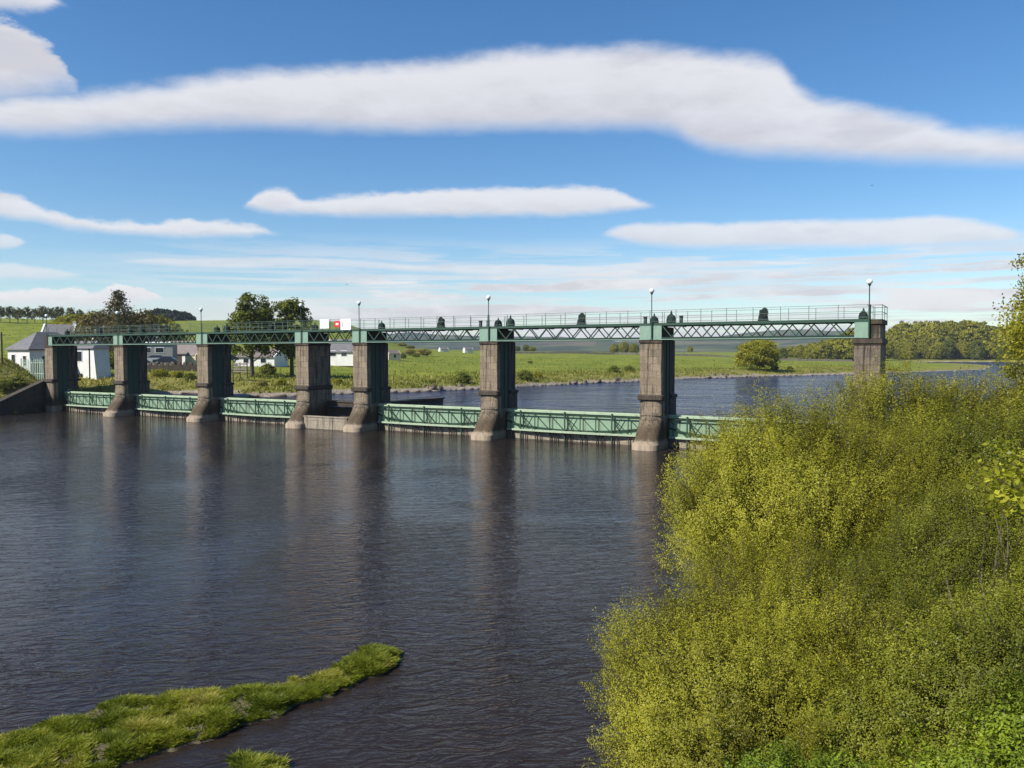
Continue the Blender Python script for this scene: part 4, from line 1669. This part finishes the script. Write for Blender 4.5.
for px, py, Y, rz, mat, lab in ((155, 363, 150, 12, M['car_silver'], 'silver car parked in front of the grey site cabin'), (166, 364.5, 148, 10, M['car_dark'], 'dark car parked beside the outbuilding with the brown roof'),
                                (227, 362, 150, 20, M['car_dark'], 'dark car parked under the pair of tall trees')):
    p = at(px, py, Y)
    car(lab, (p.x, p.y, gh(p.x, p.y) if abs(gh(p.x, p.y) - p.z) < .8 else p.z), R(rz), mat)

# river wall in front of the village
a, b = at(147, 369.5, 141), at(199, 369, 141)
t = thing('village_wall', 'low dark stone wall along the bank in front of the parked cars', 'wall', (a.x, a.y, a.z))
m = MB()
L = (b - a).length
m.box(0, L, 0, .5, -1.8, .75)
m.build('wall_face', M['stone_dark'], t, .02)
m = MB()
for k in range(9):
    m.box(L * k / 9 + .25, L * (k + 1) / 9 - .25, .05, .4, .753, 1.25)
m.build('wall_merlon', M['concrete'], t, .02)
a, b = at(233, 372, 128), at(247, 373, 126)
t = thing('timber_fence', 'short brown timber fence on the bank behind the third lamp pier', 'fence', (a.x, a.y, a.z))
m = MB()
for zz in (.1, .5, .9, 1.3):
    m.bar((0, 0, zz), ((b - a).x, (b - a).y, zz), .05, .22)
m.build('fence_rail', M['slate_brown'], t)
for k in (0, .5, 1):
    m = MB()
    m.bar(((b - a).x * k, (b - a).y * k + .08, -1), ((b - a).x * k, (b - a).y * k + .08, 1.55), .14)
    m.build('fence_post', M['wood_dark'], t)

t = thing('field_wall', 'long pale dry stone wall along the far edge of the field', 'wall', (0, 0, 0), 0)
m = MB()
ww = [(505, 430), (560, 440), (615, 452), (660, 455), (705, 462), (760, 470), (815, 476), (852, 480)]
prev = None
for px, Y in ww:
    x = (px - 512) / F * Y
    p = Vector((x, Y, gh(x, Y)))
    if prev is not None:
        for q in range(8):
            a, b = prev.lerp(p, q / 8), prev.lerp(p, (q + 1) / 8)
            a.z, b.z = gh(a.x, a.y) + .45, gh(b.x, b.y) + .45
            m.bar(a, b, .6, 1.5)
    prev = p
m.build('wall_face', M['sill'], t)
# posts in the village
for px, yb, yt, Y, lab in ((2, 356, 332, 118, 'dark wooden post above the bank at the picture edge'), (683.5, 354, 341, 420, 'lone telegraph pole standing in the far field')):
    p = at(px, yb, Y)
    q = at(px, yt, Y)
    t = thing('wooden_pole', lab, 'pole', (p.x, p.y, p.z))
    m = MB()
    m.tube([(0, 0, -2), (0, 0, q.z - p.z)], [.14 if Y < 200 else .22, .1 if Y < 200 else .16], 8)
    m.build('pole_shaft', M['wood_dark'] if Y < 200 else M['rail'], t)
    m = MB()
    m.box(-.6, .6, -.06, .06, q.z - p.z - .5, q.z - p.z - .38)
    m.build('cross_arm', M['wood_dark'] if Y < 200 else M['rail'], t)

# ------------------------------------------------------------------ trees of the far bank
T1 = tree_mesh(13, 3.6, 5.8, 7.6, 180, 60, .36, M['mid_leaf'], M['bark'], 21, trunk_r=.36, cl_r=.12, fill=.2)
T2 = tree_mesh(13, 3.1, 6.0, 7.4, 160, 65, .36, M['mid_leaf'], M['bark'], 33, trunk_r=.40, cl_r=.13, fill=.3)
pA = base_on(252, 372, 133)
pB = base_on(292, 372, 137)


def fit(pt, ytop, H):
    """scale that brings a tree of height H up to the pixel row ytop"""
    return (at(512, ytop, pt.y).z - pt.z) / H


k = fit(pA, 291, 13.6)
plant_tree('sycamore_tree', T1, pA, 'broad green tree on the far bank, the wider of the tall pair', 'tall pair of trees on the far bank', .4, (k * 1.0, k * 1.0, k))
k = fit(pB, 291, 13.6)
plant_tree('sycamore_tree', T2, pB, 'darker narrow green tree on the far bank, behind the bare sided pier', 'tall pair of trees on the far bank', 1.9, (k * .88, k * .88, k))
# bronze pine and neighbours behind the second lamp pier
T3 = tree_mesh(14, 6.4, 6.6, 7.2, 250, 22, .36, M['brown_leaf'], M['bark'], 41, 'cone', trunk_r=.3, cl_r=.075)
p = base_on(119, 360, 180)
k = fit(p, 291, 14)
plant_tree('larch_tree', T3, p, 'tall dark bronze conifer behind the second lamp', None, 0, (k * 1.15, k * 1.15, k))
T4 = tree_mesh(9, 4.8, 4.0, 4.8, 150, 36, .42, M['brown_leaf'], M['bark'], 43, trunk_r=.3, cl_r=.14)
for px, yt, lab in ((138, 310, 'rounded bronze tree beside the tall conifer, on the outbuilding side'), (103, 311, 'rounded bronze tree beside the tall conifer, on the cottage side')):
    p = base_on(px, 360, 190)
    k = fit(p, yt, 9.0)
    plant_tree('beech_tree', T4, p, lab, 'bronze trees behind the cottage', px, (k * .9, k * .9, k))
T5 = tree_mesh(7, 3.6, 3.2, 4.0, 150, 60, .4, M['far_leaf'], M['bark'], 47, trunk_r=.25, cl_r=.15)
for px, yt, Y, lab in ((66, 316, 260, 'yellow green tree on the hillside over the grey gabled house'), (75, 314.5, 255, 'yellow green tree on the hillside past the white gable coping'), (83, 315, 260, 'yellow green tree on the hillside towards the bronze trees'), (92, 313, 200, 'yellow green tree on the hillside behind the cottage roof'), (153, 316, 205, 'pale green tree beside the dark plantation'), (164, 318, 210, 'small pale green tree below the dark plantation')):
    p = base_on(px, 355, Y)
    k = fit(p, yt, 7.2)
    plant_tree('hawthorn_tree', T5, p, lab, 'light trees behind the cottage', px, (k, k, k))
# hedge trees along the hill crest
rowv = [tree_mesh(10, 3.6, 4.2, 6.2, 70, 26, .60, M['twig_leaf'], M['bark'], 50 + q, trunk_r=.3, cl_r=.17, fill=.25) for q in range(3)]
rowpx = [(-8, 306), (2, 305.5), (11, 305.5), (19, 307), (28, 306), (36, 308), (44, 305.5), (53, 307), (60, 306), (72, 307), (81, 309)]
for j, (px, yt) in enumerate(rowpx):
    az = (px - 512) / F
    Y = 330
    x = az * Y
    z = gh(x, Y)
    k = (at(512, yt, Y).z - z) / 10.3
    plant_tree('hedgerow_tree', rowv[j % 3], (x, Y, z), 'thin leafed tree in the row along the crest of the green hill', 'row of trees on the hill crest', j * 1.7, (k * .72, k * .72, k))
# dark plantation
parts = []
for j in range(240):
    px = rng.uniform(146, 196)
    Y = rng.uniform(560, 640)
    x = (px - 512) / F * Y
    z = gh(x, Y)
    yt = np.interp(px, [146, 158, 170, 183, 190, 196], [313, 309.5, 310.5, 312, 314, 319]) + rng.uniform(-.8, 1.6)
    h = max(5, at(512, yt, Y).z - z)
    n = 34
    tt = rng.random(n) ** .8
    a = rng.random(n) * 2 * pi
    q = (1 - tt) * h * .22 * rng.random(n) ** .4 + .2
    parts.append(np.c_[x + np.cos(a) * q, Y + np.sin(a) * q, z + h * (.08 + .92 * tt)])
P = np.concatenate(parts)
V, Fq = leaf_quads(P, 2.4, .8, .3)
o = np_mesh('conifer_forest', V, Fq, M['needle'], None, {'tint': ('FACE', rng.random(len(P)))})
tag(o, 'dark conifer plantation on the hill behind the outbuilding', 'forest', None, 'stuff')

# wood across the upper river: crowns one can tell apart
wv = [tree_mesh(16, 8.6, 8.2, 7.6, 330, 40, .85, M['far_leaf'], M['bark'], 60 + q, 'bush', trunk_r=.5, cl_r=.085, fill=.8) for q in range(4)]
wd = [tree_mesh(16, 8.0, 8.2, 7.6, 320, 40, .85, M['mid_leaf'], M['bark'], 70 + q, 'bush', trunk_r=.5, cl_r=.085, fill=.8) for q in range(2)]
wood = [(893, 331, 0), (902, 325, 1), (917, 323.5, 0), (930, 321.5, 2), (943, 322.5, 3), (955, 322.5, 4), (968, 323, 1), (981, 324, 0), (993, 326, 5), (1006, 327, 2), (1020, 324, 3), (1036, 322, 1),
        (909, 340, 3), (925, 337, 2), (948, 338, 5), (962, 341, 3), (977, 340, 4), (990, 343, 1), (1003, 342, 4), (898, 343, 2), (937, 342, 0), (1015, 340, 5)]
for j, (px, yt, v) in enumerate(wood):
    Y = 640 + 30 * (j % 3) if yt < 335 else 615 + 6 * (j % 2)
    x = (px - 512) / F * Y
    z = gh(x, Y)
    k = (at(512, yt, Y).z - z) / 16.2
    kw = max(k, .8) if yt < 335 else .62
    me = (wv + wd)[v]
    plant_tree('woodland_tree', me, (x, Y, z), 'rounded yellow green tree in the wood across the upper river' if v < 4 else 'darker green tree in the wood across the upper river', 'yellow green wood across the river' if v < 4 else 'darker trees in the wood', j * 2.1, (kw * .95, kw * .95, k))
p = (870 - 512) / F
for px, yt in ((901, 321), (895, 326)):
    Y = 700
    x = (px - 512) / F * Y
    z = gh(x, Y)
    k = (at(512, yt, Y).z - z) / 14
    plant_tree('fir_tree', (T3[0].copy(), T3[1]), (x, Y, z), 'dark pointed fir rising behind the abutment wood' if px > 900 else 'shorter dark fir right behind the abutment', None, px, (k * .8, k * .8, k))
# wooded knoll beyond the field, between the last pier and the abutment
kn = [(852, 330, 0), (842, 335, 1), (862, 332, 2), (832, 338, 3), (822, 341, 0), (812, 343, 2), (800, 345.5, 1), (790, 346.5, 3), (850, 343, 4), (836, 346, 5), (868, 344, 1), (882, 338, 0), (782, 348, 4)]
for j, (px, yt, v) in enumerate(kn):
    Y = 520 + 14 * (j % 4)
    x = (px - 512) / F * Y
    z = gh(x, Y)
    k = max(.2, (at(512, yt, Y).z - z) / 16.2)
    plant_tree('woodland_tree', (wv + wd)[v], (x, Y, z), 'rounded yellow green tree in the wood beyond the field' if v < 4 else 'darker green tree in the wood beyond the field', 'yellow green wood beyond the field' if v < 4 else 'darker trees beyond the field', j * 1.3, (max(k, .5) * .85, max(k, .5) * .85, k))
for j, (px, yt, Y) in enumerate(((614, 344, 600), (624, 342.5, 610), (634, 343.5, 600), (645, 344.5, 620), (517, 346, 640), (526, 344.5, 650), (532, 346.5, 640), (402, 346, 480), (410, 347, 470), (690, 346, 900), (655, 343.5, 640))):
    x = (px - 512) / F * Y
    z = gh(x, Y)
    k = max(.12, (at(512, yt, Y).z - z) / 16.2)
    plant_tree('field_tree', (wv + wd)[j % 6], (x, Y, z), 'small rounded tree at the far edge of the field', 'field edge trees', j * 1.3, (max(k, .4) * .8, max(k, .4) * .8, k))

# willow on the far bank seen through the last span
p = base_on(757, 374.5, 226)
T6 = tree_mesh(9, 6.0, 4.3, 4.8, 260, 90, .42, M['far_leaf'], M['bark'], 81, 'bush', trunk_r=.35, cl_r=.12, fill=.35)
k = fit(p, 340.5, 9.1)
plant_tree('willow_tree', T6, p, 'wide yellow green willow standing alone on the far shore', None, 0, (k * 1.0, k * 1.0, k))

# scrub along the far shore and the near part of the field
sv = [tree_mesh(2.2, 1.5, 1.0, 1.1, 60, 40, .24, M['mid_leaf'], M['stem'], 90, 'bush', trunk_r=.06, cl_r=.2),
      tree_mesh(2.2, 1.6, .9, 1.0, 60, 40, .24, M['gorse'], M['stem'], 91, 'bush', trunk_r=.06, cl_r=.2),
      tree_mesh(2.2, 1.5, 1.0, 1.0, 60, 40, .24, M['far_leaf'], M['stem'], 92, 'bush', trunk_r=.06, cl_r=.2)]
scrub = [(463, 386, 139, 0, .85, 'dark scrub bush on the far shore beside the sixth lamp pier'), (525, 385, 153, 0, .9, 'dark scrub bush on the far shore just past the sixth lamp pier'), (538, 384.5, 160, 2, .6, 'pale scrub bush on the gravel shore past the sixth lamp pier'),
         (614, 378.5, 189, 0, .75, 'dark scrub bush at the shore before the tallest pier'), (629, 377.5, 194, 0, .7, 'dark scrub bush at the shore right beside the tallest pier'),
         (752, 375.3, 221, 0, .7, 'dark scrub under the lone willow, on its pier side'), (775, 374, 229, 0, .7, 'dark scrub under the lone willow, on the abutment side'), (790, 373.5, 236, 0, .55, 'low dark scrub past the lone willow'),
         (410, 359, 300, 1, 1.5, 'straw coloured scrub bush beside the cream shed'), (423, 360, 310, 1, 1.8, 'largest straw coloured scrub bush in the field'), (403, 361, 265, 0, 1.0, 'pale green scrub bush right behind the cream shed'),
         (416, 361, 285, 0, .8, 'low green scrub bush before the straw coloured scrub'), (4, 386, 113, 0, .8, 'dark bramble bush on the bank below the post'), (17, 384, 115, 0, .7, 'dark bramble bush on the bank below the palisade fence'),
         (10, 394, 111, 2, .5, 'pale scrub bush low on the bank over the wing wall'), (160, 377, 129, 2, .6, 'pale scrub bush on the bank under the village wall'), (178, 378, 129, 2, .55, 'pale scrub bush on the bank in front of the outbuilding'),
         (190, 379, 128, 0, .5, 'dark scrub bush on the bank beside the third lamp pier'), (262, 381, 119, 1, .5, 'straw coloured scrub bush on the bank behind the third bay'), (281, 381, 121, 2, .5, 'pale scrub bush on the bank below the tall trees'),
         (268, 372, 140, 0, .9, 'dark bush in the shade of the tall trees'), (338, 385, 128, 2, .45, 'pale scrub bush on the shore between the middle piers'), (500, 366, 250, 0, .55, 'low dark rushes in the field behind the sixth lamp pier'),
         (510, 366, 252, 0, .5, 'low dark rushes in the field past the sixth lamp pier'), (530, 366, 255, 0, .5, 'low dark rushes in the middle of the field'), (120, 352, 155, 0, 1.7, 'big dark shrub between the cottage and the second lamp pier'), (107, 356, 150, 0, 1.3, 'dark shrub beside the cottage buttress')]
for j, (px, py, Y, v, sc, lab) in enumerate(scrub):
    x = (px - 512) / F * Y
    z = gh(x, Y)
    plant_tree('scrub_bush', sv[v], (x, Y, z - .1), lab, 'scrub bushes along the far bank', j * 1.9, (sc * (1 + .3 * sin(j * 3.)), sc, sc * (.8 if Y > 240 else 1)), 'bush')

# boulders on the gravel shore
bm_ = MB()
pr = []
for j in range(34):
    px = rng.choice([rng.uniform(548, 640), rng.uniform(420, 480), rng.uniform(690, 740)])
    q = np.interp(px, [a[0] for a in far_px], [a[1] for a in far_px])
    p = gnd(px, q - rng.uniform(.0, 1.3), WL1 + .1)
    t = rng.uniform(.25, .7)
    m = MB()
    m.ball((0, 0, 0), (t, t * .75, t * .6), 7, 5)
    m.v = [(x * (1 + .25 * rng.normal() * .5), y * (1 + .25 * rng.normal() * .5), z) for x, y, z in m.v]
    o = m.build('shore_rock', M['rock'] if 'rock' in M else M['concrete'])
    o.location = (p.x, p.y, gh(p.x, p.y) + t * .2)
    o.rotation_euler = (0, 0, rng.uniform(0, 6))
    tag(o, 'pale rock lying on the gravel of the far shore', 'rock', 'pale rocks on the far shore')


# rough grass on the far bank
n = 420000
px = rng.uniform(-20, 900, n)
Yd = rng.uniform(98, 330, n) ** 1.0
x = (px - 512) / F * Yd
Q = np.c_[x, Yd]
z, d, u = height(Q)
k = (d > .9) & (u > .5) & (rng.random(n) < np.clip(1.15 - d / 26, .05, 1) * np.clip((fbm(np.c_[Q * .35, np.zeros(n)], 3) - .3) * 3, .0, 1))
k |= (d > .5) & (X_ := (Q[:, 0] < -58)) & (Yd < 125) & (d < 14)
Q, z, Yd, d = Q[k], z[k], Yd[k], d[k]
n = len(Q)
b = np.c_[Q, z - .05]
hgt = (.18 + .32 * rng.random(n)) * (.6 + .9 * fbm(np.c_[Q * .5, np.zeros(n) + 3], 3))
a = rng.random(n) * pi - pi / 2
w = (.05 + .10 * rng.random(n))[:, None] * np.c_[np.cos(a), np.sin(a), np.zeros(n)]
tip = b + np.c_[rng.normal(size=(n, 2)) * .2, hgt]
V = np.stack([b - w, b + w, tip + w * .25, tip - w * .25], 1).reshape(-1, 3)
ti = np.clip(.45 + .9 * (fbm(np.c_[Q * .14, np.zeros(n) + 7], 3) - .5) + .25 * rng.normal(size=n) - d * .004, 0, 1)
o = np_mesh('rough_grass', V, np.arange(n * 4).reshape(n, 4), M['rough'], None, {'tint': ('FACE', ti)})
tag(o, 'rough tufted grass along the far river bank', 'grass', None, 'stuff')

# near bank undergrowth
n = 70000
Q = np.c_[rng.uniform(2, 34, n), rng.uniform(4, 62, n)]
z, d, u = height(Q)
k = (d > .2) & (u < 2)
Q, z = Q[k], z[k]
n = len(Q)
P = np.c_[Q, z + rng.random(n) * .6]
V, Fq = leaf_quads(P, np.clip(np.hypot(Q[:, 0], Q[:, 1]) * .006, .07, .22), .55, .8)
o = np_mesh('undergrowth', V, Fq, M['willow_green'], None, {'tint': ('FACE', rng.random(n) * .7)})
tag(o, 'green undergrowth covering the near bank beneath the bushes', 'undergrowth', None, 'stuff')


# ------------------------------------------------------------------ two birds
def bird(lab, loc, rz):
    t = thing('flying_bird', lab, 'bird', loc, rz, None)
    m = MB()
    m.tube([(-.22, 0, 0), (-.1, 0, .02), (.05, 0, .03), (.16, 0, .03), (.22, 0, .02), (.28, 0, .01)], [.03, .06, .08, .055, .045, .01], 8)
    for s in (-1, 1):
        m.add([(.1, s * .05, .05), (-.08, s * .05, .05), (-.02, s * .32, .16), (-.14, s * .66, .08), (.06, s * .34, .17), (.1, s * .05, .035), (-.08, s * .05, .035)], [(0, 1, 2, 4), (4, 2, 3), (5, 4, 2, 6)])
    m.add([(-.2, -.03, 0), (-.2, .03, 0), (-.36, .08, 0), (-.36, -.08, 0), (-.2, 0, .02)], [(0, 1, 2, 3), (0, 4, 1)])
    m.build('bird_body', M['bird'], t)


bird('lone dark bird high in the blue sky above the walkway end', at(872, 185.5, 200), R(30))
bird('lone dark bird low in the sky above the notice boards', at(347, 284.5, 200), R(140))


# ------------------------------------------------------------------ sky with clouds by direction
SUN_AZ = Vector((-.87, -.49))           # where the sun stands (behind the camera, to the left)
SUN_EL = R(42)
W = bpy.data.worlds.new('World')
SC.world = W
W.use_nodes = True
wt = NT.__new__(NT)
wt.t = W.node_tree
wt.t.nodes.clear()
wt.out = wt.t.nodes.new('ShaderNodeOutputWorld')
sky = wt.n('ShaderNodeTexSky', sky_type='NISHITA')
sky.sun_disc = False
sky.sun_elevation = SUN_EL
sky.sun_rotation = math.atan2(SUN_AZ.x, SUN_AZ.y)
sky.air_density = 1.0
sky.dust_density = .1
sky.ozone_density = 1.6
dirv = wt.coord('Generated')
dx, dy, dz = wt.xyz(dirv)
az = wt.math('ARCTAN2', dx, dy)
el = wt.math('ARCSINE', dz)
AZ0, EL0, EL1 = .9, -.1, .7


def pix_ae(x, y):
    d = ray(x, y).normalized()
    return math.atan2(d.x, d.y), math.asin(d.z)


azn = wt.math('MULTIPLY_ADD', az, .5 / AZ0, .5, clamp=True)


def fcurve(pts):
    nd = wt.n('ShaderNodeFloatCurve')
    cv = nd.mapping.curves[0]
    pp = []
    for x, y in pts:
        a, e = pix_ae(x, y)
        pp.append(((a / AZ0 + 1) / 2, (e - EL0) / (EL1 - EL0)))
    while len(cv.points) < len(pp):
        cv.points.new(.5, .5)
    for q, (a, e) in zip(cv.points, pp):
        q.location = (a, e)
        q.handle_type = 'AUTO_CLAMPED'
    nd.mapping.update()
    wt.l(azn, nd.inputs['Value'])
    return wt.math('MULTIPLY_ADD', nd.outputs[0], EL1 - EL0, EL0)


def cnoise(sa, se, detail, seed, rough=.55):
    return wt.noise(wt.vec(wt.math('MULTIPLY', az, sa), wt.math('MULTIPLY', el, se), seed), 1.0, detail, rough)


nA = cnoise(9, 26, 6, 1.3, .6)
nB = cnoise(30, 60, 5, 4.1, .65)
nC = cnoise(5, 70, 5, 8.2, .6)
nD = cnoise(14, 40, 7, 2.7, .65)
wA = wt.math('MULTIPLY', wt.math('SUBTRACT', nA, .5), 1.0)
wB = wt.math('MULTIPLY', wt.math('SUBTRACT', nB, .5), 1.0)
mask = None
shade = None


def cloud(top, bot, st=.010, sb=.012, dens=.95, wob=.02, puff=.0, sh=.5):
    global mask, shade
    wob, puff, st, sb = wob * 1.15, puff * 1.7, st * .6, sb * .8
    tp, bt = fcurve(top), fcurve(bot)
    jit = wt.math('ADD', wt.math('MULTIPLY', wA, wob), wt.math('MULTIPLY', wB, puff + wob * .45))
    a = wt.math('ADD', wt.math('SUBTRACT', tp, el), jit)
    b = wt.math('SUBTRACT', wt.math('SUBTRACT', el, bt), wt.math('MULTIPLY', jit, .6))
    m_ = wt.math('MULTIPLY', wt.smooth(a, -st * .3, st), wt.smooth(b, -sb * .3, sb))
    m_ = wt.math('MULTIPLY', m_, wt.math('MULTIPLY_ADD', wt.smooth(nD, .62, .38), .10 + dens - 1.0 + .02, .90 - .02))
    m_ = wt.math('MULTIPLY', m_, dens + .04)
    # underside greyer
    hgt = wt.math('DIVIDE', b, wt.math('MAXIMUM', wt.math('ADD', a, b), .004))
    g = wt.math('MULTIPLY', m_, wt.math('MULTIPLY', wt.math('SUBTRACT', 1, wt.smooth(wt.math('MULTIPLY_ADD', wt.math('SUBTRACT', nD, .5), 1.3, hgt), -.2, .85)), sh))
    mask = m_ if mask is None else wt.math('MAXIMUM', mask, m_)
    shade = g if shade is None else wt.math('MAXIMUM', shade, g)


cloud([(-200, 120), (0, 92), (60, 92), (150, 82), (225, 70), (300, 65), (430, 59), (512, 47), (620, 43), (720, 49), (775, 58), (797, 80), (815, 92), (860, 101), (930, 113), (960, 123), (1024, 129), (1200, 170)],
      [(-200, 130), (0, 138), (60, 138), (150, 132), (250, 130), (400, 134), (512, 132), (620, 132), (670, 134), (692, 146), (720, 155), (800, 160), (900, 164), (1024, 168), (1200, 172)], .030, .026, .92, .014, .004, .75)
cloud([(-300, -10), (-60, 5), (0, 14), (20, 22), (40, 36), (55, 50), (70, 72), (90, 100)], [(-300, 40), (-60, 90), (0, 108), (40, 104), (70, 98), (90, 98)], .018, .05, .95, .02, .018, .8)
cloud([(-300, -60), (0, -40), (40, -20), (66, 0), (84, 10)], [(-300, 0), (0, 11), (40, 11), (66, 4), (84, 6)], .012, .012, .85, .02, .006, .5)
cloud([(240, 209), (258, 192), (272, 186), (290, 189), (304, 198), (350, 194), (440, 188), (560, 185), (610, 188), (640, 198), (665, 211)], [(240, 207), (262, 213), (350, 217), (430, 217), (560, 217), (620, 213), (665, 206)], .012, .012, .92, .008, .006, .6)
cloud([(590, 240), (615, 227), (640, 222), (720, 221), (800, 219), (880, 218), (920, 215), (965, 218), (1000, 226), (1040, 238)], [(590, 232), (625, 243), (660, 248), (760, 249), (900, 249), (1000, 246), (1040, 234)], .013, .013, .88, .008, .003, .6)
cloud([(-200, 190), (0, 190), (25, 196), (44, 208), (75, 216), (130, 220), (200, 219), (250, 223), (295, 238)], [(-200, 215), (0, 220), (40, 223), (70, 231), (150, 237), (230, 238), (295, 233)], .010, .012, .9, .008, .008, .6)
cloud([(90, 262), (130, 258), (200, 257), (330, 257), (400, 262), (520, 264), (640, 264), (740, 268), (860, 262), (960, 266)], [(90, 259), (150, 266), (220, 270), (320, 268), (420, 273), (560, 280), (660, 279), (760, 277), (860, 274), (960, 262)], .007, .007, .75, .008, 0, .4)
cloud([(-100, 255), (0, 261), (50, 267), (100, 277)], [(-100, 282), (0, 281), (60, 280), (100, 274)], .008, .008, .7, .008, .004, .5)
cloud([(-100, 230), (0, 234), (15, 237), (30, 245)], [(-100, 250), (0, 250), (15, 249), (30, 242)], .006, .006, .75, .006, .004, .5)
cloud([(-100, 290), (0, 291), (25, 289), (50, 290), (75, 285), (95, 289), (125, 283), (150, 289), (175, 302)], [(-100, 306), (0, 308), (75, 310), (125, 310), (150, 306), (175, 298)], .005, .016, .98, .008, .012, .4)
cloud([(385, 318), (400, 315), (415, 312), (445, 312), (470, 318)], [(385, 316), (400, 320), (440, 321), (470, 316)], .006, .006, .8, .006, .006, .3)
# thin drawn-out veils low in the sky
veil = wt.math('MULTIPLY', wt.smooth(nC, .43, .57), wt.math('MULTIPLY', wt.smooth(el, .15, .09), wt.smooth(el, -.01, .02)))
nF = cnoise(3.2, 150, 5, 6.6, .6)
veil2 = wt.math('MULTIPLY', wt.smooth(nF, .46, .60), wt.math('MULTIPLY', wt.smooth(el, .13, .08), .8))
veil = wt.math('MAXIMUM', veil, veil2)
veil = wt.math('MULTIPLY', veil, wt.smooth(az, -.62, -.12))
veil = wt.math('MULTIPLY', veil, .92)
mask = wt.math('MAXIMUM', mask, veil)
shade = wt.math('MAXIMUM', shade, wt.math('MULTIPLY', mask, wt.math('MULTIPLY', wt.smooth(cnoise(4.5, 16, 4, 12.3, .55), .5, .68), .6)))
shade = wt.math('MAXIMUM', shade, wt.math('MULTIPLY', veil, wt.math('MULTIPLY', wt.smooth(nA, .4, .6), .55)))

SKY_STR, CLOUD = .094, .66
ccol = wt.mix(wt.math('MULTIPLY', shade, 1.0, clamp=True), (.98, .965, .975), (.56, .54, .60))
hs = wt.n('ShaderNodeHueSaturation')
hs.inputs['Saturation'].default_value = 1.3
wt.l(sky.outputs[0], hs.inputs['Color'])
bg1 = wt.n('ShaderNodeBackground')
bg1.inputs['Strength'].default_value = SKY_STR
wt.l(wt.mix(1.0, hs.outputs[0], (.92, .985, 1.06), 'MULTIPLY'), bg1.inputs[0])
bg2 = wt.n('ShaderNodeBackground')
bg2.inputs['Strength'].default_value = CLOUD
wt.l(ccol, bg2.inputs[0])
mx = wt.n('ShaderNodeMixShader')
wt.l(mask, mx.inputs[0])
wt.l(bg1.outputs[0], mx.inputs[1])
wt.l(bg2.outputs[0], mx.inputs[2])
wt.l(mx.outputs[0], wt.out.inputs['Surface'])

# ------------------------------------------------------------------ air
ht = NT('hazy_air')
pv = ht.n('ShaderNodeVolumePrincipled')
pv.inputs['Color'].default_value = (.78, .86, 1.0, 1)
pv.inputs['Density'].default_value = .00010
pv.inputs['Anisotropy'].default_value = .2
ht.l(pv.outputs[0], ht.out.inputs['Volume'])
m = MB()
m.box(-9500, 9500, -9500, 9500, float(gz.min()) - 1.0, max(float(gz.max()), 40) + 2)
tag(m.build('haze', ht.m), 'thin blue haze over the far hills', 'haze', None, 'stuff')

# ------------------------------------------------------------------ sun
sd = bpy.data.lights.new('sun', 'SUN')
sd.energy = 5.0
sd.angle = R(.53)
sd.color = (1, .95, .87)
so = bpy.data.objects.new('sun', sd)
COL.objects.link(so)
sv_ = Vector((SUN_AZ.x, SUN_AZ.y, 0)).normalized() * cos(SUN_EL) + Vector((0, 0, sin(SUN_EL)))
so.rotation_euler = sv_.to_track_quat('Z', 'Y').to_euler()
so.location = (-60, -60, 90)

# ------------------------------------------------------------------ render settings
SC.view_settings.view_transform = 'Standard'
SC.view_settings.look = 'None'
SC.view_settings.exposure = 0.48
SC.view_settings.gamma = 1
cy = SC.cycles
SC.render.engine = 'CYCLES'
cy.max_bounces = 6
cy.diffuse_bounces = 2
cy.glossy_bounces = 3
cy.transmission_bounces = 3
cy.volume_bounces = 0
cy.use_denoising = True
cy.sample_clamp_indirect = 4
cy.sample_clamp_direct = 6
cy.caustics_reflective = False
cy.caustics_refractive = False
